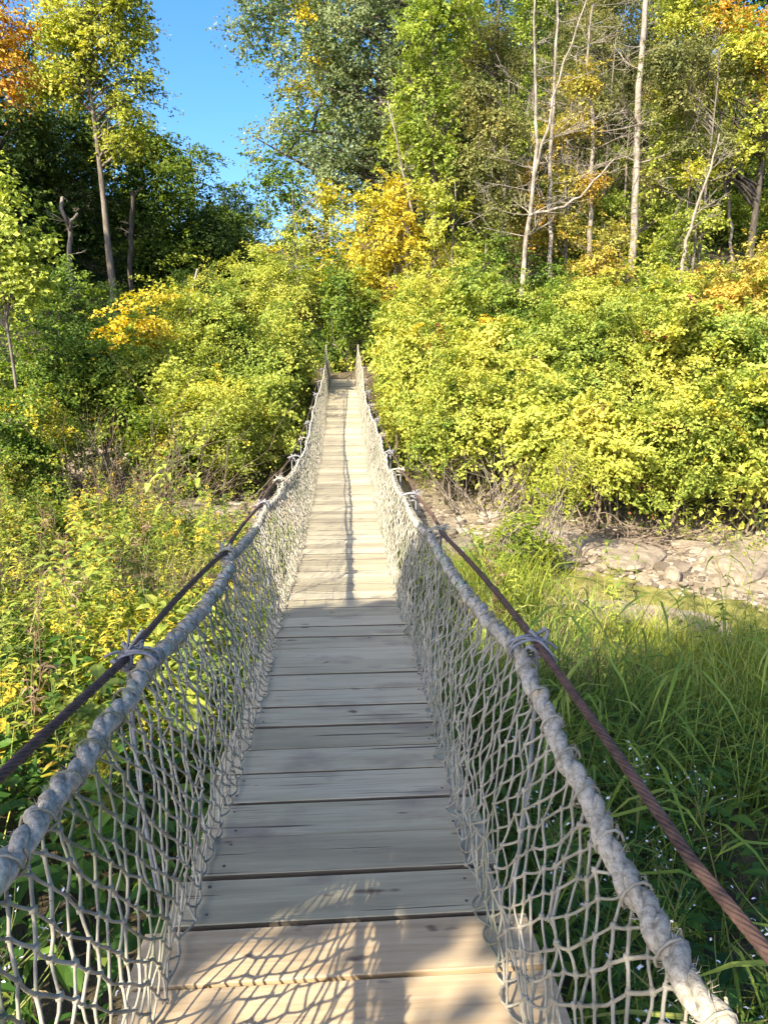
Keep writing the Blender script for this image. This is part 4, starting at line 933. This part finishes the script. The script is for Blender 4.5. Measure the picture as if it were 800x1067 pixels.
# single plants that stand out
def single(label, px, py, Y, seed, h, nl, L, Wd, lm, **kw):
    x, _ = at(px, py, Y); o = plant_mesh(seed, h, nl, L, Wd, LEAF[lm], STEM, **kw); o.name = 'weed_plant'; tag(o, label, 'plant'); o.location = (x, Y, gz(x, Y)); return o
single('tall pale weed with drooping broad leaves above the left thicket', 165, 520, 9.0, 61, 1.75, 34, .17, .08, 'limegreen', droop=.8)
single('drooping pale leaved weed right of the tallest broad leaved weed', 212, 500, 9.6, 62, 1.5, 26, .16, .075, 'limegreen', droop=.9)
single('bright yellow leaved weed in the middle of the left thicket', 90, 520, 8.6, 63, 1.25, 110, .12, .045, 'gold', branch=8, spread=.35)
single('yellow leaved weed lower right of the bright yellow one', 115, 560, 7.6, 64, 1.1, 90, .11, .04, 'gold', branch=8, spread=.3)
single('spiky yellow green stalk on the gravel below the right shrubs', 737, 590, 10.3, 65, 1.0, 60, .14, .035, 'yellowgreen', droop=.3, branch=0)
single('small yellow stalk on the gravel left of the spiky stalk', 708, 590, 10.6, 66, .7, 40, .11, .03, 'yellowgreen', droop=.3, branch=0)
single('lanky dark weed in front of the gravel at the right edge', 777, 640, 7.0, 67, 1.6, 46, .11, .025, 'weed', branch=9, spread=.3)
single('thin branching weed before the gravel left of the lanky one', 745, 660, 7.4, 68, 1.3, 40, .10, .02, 'weed', branch=8, spread=.25)
for k, (lb, px, Y, es, n) in enumerate([
  ('feathery yellow green willow sapling between right net and gravel bar', 585, 9.6, [(590, 500, 28, 36), (575, 550, 34, 30), (605, 470, 16, 22), (560, 580, 30, 22)], 150),
  ('low feathery sapling in front of the dark hollow by the right net', 520, 9.0, [(525, 580, 34, 24), (500, 600, 26, 20), (545, 555, 24, 22)], 110)]):
    x, _ = at(px, 560, Y); E_ = pe(Y, *es)
    tree('willow_sapling', lb, 'sapling', x, Y, E_, LEAF['sungrass'], TWIG, tr=.018, n=n, per=36, cr=.26, leaf=.10, wid=.2, seed=95 + k, limbs=34, gap=-.3, up=.2, shell=.1, flat=.6)

# ------------------------------------------------------------------ rocks, driftwood, dead brush
def rock(label, px, Y, s, seed, name='rock'):
    import bmesh
    x, _ = at(px, 600, Y); bm = bmesh.new(); bmesh.ops.create_icosphere(bm, subdivisions=3, radius=1)
    P = np.array([v.co[:] for v in bm.verts]); r = 1 + .20 * noise3(P, 2.2, seed) + .08 * noise3(P, 6, seed + 1)
    P = P * r[:, None]; P[:, 2] = np.where(P[:, 2] > .5, .5 + (P[:, 2] - .5) * .35, P[:, 2]); P = P * s
    for v, p in zip(bm.verts, P): v.co = p
    me = bpy.data.meshes.new(name); bm.to_mesh(me); bm.free(); me.materials.append(STONE)
    o = bpy.data.objects.new(name, me); COL.objects.link(o); o.location = (x, Y, gz(x, Y) + s[2] * .12); o.rotation_euler = (0, 0, seed); tag(o, label, 'rock')
for a in [('broad flat pale slab by the driftwood on the gravel bar', 655, 10.1, (.75, .45, .17), 1), ('pale slab below the low hanging yellow shrub', 612, 10.6, (.6, .4, .2), 2),
  ('pale rock beside the feathery sapling', 575, 11.2, (.5, .4, .22), 3), ('long pale slab at the far side of the stream by the right edge', 770, 9.6, (.8, .4, .15), 4),
  ('small upright pale block at the water edge', 702, 9.1, (.14, .12, .24), 5), ('pale stone on the near side of the stream', 690, 7.9, (.42, .28, .13), 6),
  ('flat stone in front of the stream left of the upright block', 640, 8.0, (.4, .3, .12), 7), ('low stone half hidden by grass at the near shore', 745, 7.6, (.45, .3, .13), 8),
  ('pale stone on the gravel near the spiky stalk', 722, 10.2, (.4, .3, .14), 9), ('pale boulder left of the bridge under the yellow shrub', 235, 12.9, (.6, .45, .28), 10),
  ('grey boulder in the dead brush left of the bridge', 205, 13.2, (.55, .4, .35), 11), ('small pale stone between left net and the boulders', 258, 12.4, (.32, .25, .16), 12),
  ('pale stone by the right net at the dark hollow', 470, 10.8, (.4, .3, .16), 13), ('flat stone near the right net below the hollow', 492, 10.2, (.45, .3, .12), 14)]: rock(*a)
def twigs(name, label, cat, px, Y, n, Lr, spread, seed, mat, up=.8, rad=.008, subs=3):
    rng = np.random.default_rng(seed); x, _ = at(px, 520, Y); root = empty(name, (x, Y, gz(x, Y))); tag(root, label, cat); mb = MB()
    for k in range(n):
        a = np.array([rng.normal(0, spread * .45), rng.normal(0, spread * .3), rng.uniform(-.05, .12)])
        d = nrm(np.array([rng.normal(0, 1 - up * .6), rng.normal(0, 1 - up * .6), up + .08])); L_ = rng.uniform(*Lr); b_ = a + d * L_
        p = limb_path(a, b_, rng, .06, 7); mb.add(*tube(p, np.linspace(rad * rng.uniform(.7, 1.8), rad * .35, 7), 5))
        for q in range(subs):
            c = p[rng.integers(2, 7)]; e = c + (d + rng.normal(0, .5, 3)) * L_ * rng.uniform(.15, .4); mb.add(*tube(limb_path(c, e, rng, .05, 4), np.linspace(rad * .5, rad * .2, 4), 4))
    mb.obj('twigs', mat, root, True); return root
twigs('driftwood_pile', 'tangle of brown driftwood roots on the gravel under the yellow shrub', 'driftwood', 655, 10.8, 46, (.3, 1.1), 1.0, 1, TWIGD, up=.12, rad=.016, subs=2)
twigs('driftwood_pile', 'smaller heap of drift twigs right of the main tangle', 'driftwood', 700, 10.9, 24, (.3, .8), .7, 2, TWIGD, up=.12, rad=.012, subs=2)
twigs('dead_shrub', 'sheaf of bare grey upright stems at the dark hollow by the right net', 'dead shrub', 522, 12.4, 30, (.8, 1.7), .55, 3, TWIG, up=.85, rad=.010)
twigs('dead_shrub', 'bare grey stems leaning left of the main sheaf', 'dead shrub', 490, 12.8, 16, (.7, 1.4), .4, 4, TWIG, up=.7, rad=.009)
twigs('dead_shrub', 'large tangle of dead brown brush at the left bank', 'dead shrub', 145, 12.6, 80, (.9, 2.2), 1.3, 5, TWIGD, up=.62, rad=.008, subs=5)
twigs('dead_shrub', 'dry brown brush above the boulders left of the bridge', 'dead shrub', 180, 13.4, 50, (.7, 1.6), .8, 6, TWIGD, up=.65, rad=.008, subs=5)
twigs('dead_shrub', 'dark dead brush beside the left edge shrubs', 'dead shrub', 95, 13.6, 60, (.9, 2.0), 1.0, 7, TWIGD, up=.6, rad=.008, subs=5)
twigs('fallen_branch', 'dead stick standing out of the stream', 'branch', 667, 8.9, 1, (.5, .6), .02, 8, TWIGD, up=.9, rad=.02, subs=0)

def pebbles(name, label, N, seed):
    rng = np.random.default_rng(seed); x = rng.uniform(-7, 9, N * 3); d = rng.uniform(-1.9, 2.9, N * 3); k = (np.abs(d + .75) > .45)
    x, d = x[k][:N], d[k][:N]; y = creek_y(x) + d * 1.17; n = len(x)
    r_ = rng.uniform(.015, .06, n) * (1 + 1.6 * (rng.random(n) < .08)); sc = np.stack([r_ * rng.uniform(.8, 1.5, n), r_ * rng.uniform(.7, 1.2, n), r_ * rng.uniform(.35, .7, n)], 1)
    v = base[None] * sc[:, None] * rng.uniform(.85, 1.2, (n, 14, 1)) + np.stack([x, y, ground(x, y) + sc[:, 2] * .3], 1)[:, None]
    mb = MB(); mb.add(v.reshape(-1, 3), (tri[None] + (np.arange(n) * 14)[:, None, None]).reshape(-1, 3)); tag(mb.obj(name, PEB), label, 'gravel', kind='stuff')
PEB = surf_mat('loose_stones', [(.3, (.10, .08, .058)), (.55, (.22, .185, .135)), (.8, (.36, .315, .24))], nscale=2, bump=.2, island=.5)
pebbles('gravel', 'loose tan stones strewn over the gravel bars', 5200, 77)

grass('grass', 'rank mixed grass and weeds at the near edge of the stream', (1.6, 8), (5.5, 10), 4200, (.5, 1.2), LEAF['sungrass'], 15, (.006, .013), keep=lambda x, y: (creek_d(x, y) < -1.3) & (creek_d(x, y) > -4) & (x < y * .75), dense=.0)
wp = [k for k in kinds[:2]] + [kinds[3]]
for k in range(36):
    x, y = rp_.uniform(1.5, 6.5), rp_.uniform(5.0, 9.6)
    if not (-4.5 < creek_d(x, y) < -1.3): continue
    o = copy_tree(wp[k % 3][3]); o.name = wp[k % 3][0]; tag(o, ['leafy green weed', 'weed with yellow green leaves', 'withered brown weed'][k % 3] + ' in the grass between the right net and the stream', 'plant', 'weeds by the stream right of the bridge')
    o.location = (x, y, gz(x, y)); sc = rp_.uniform(.7, 1.15); o.scale = (sc, sc, sc); o.rotation_euler = (rp_.normal(0, .1), rp_.normal(0, .1), rp_.uniform(0, 6.28))

straw = leaf_mat('dry_straw', [(.2, (.22, .17, .09)), (.6, (.38, .31, .17)), (.95, (.48, .41, .25))], 1.0, trans=.15)
grass('grass', 'bent dry straw coloured stems in the grass right of the bridge', (.8, 7), (1.0, 9.5), 1500, (.5, 1.2), straw, 16, (.003, .007), keep=lambda x, y: (creek_d(x, y) < -1.3) & (x < y * .8 + 1), bend=(.6, 2.6), dense=.3)
grass('grass', 'dry straw coloured stems among the weeds left of the bridge', (-8, -.7), (2.0, 12.5), 1300, (.5, 1.1), straw, 17, (.003, .007), keep=lambda x, y: creek_d(x, y) < -1.4, bend=(.3, 2.0), dense=.3)
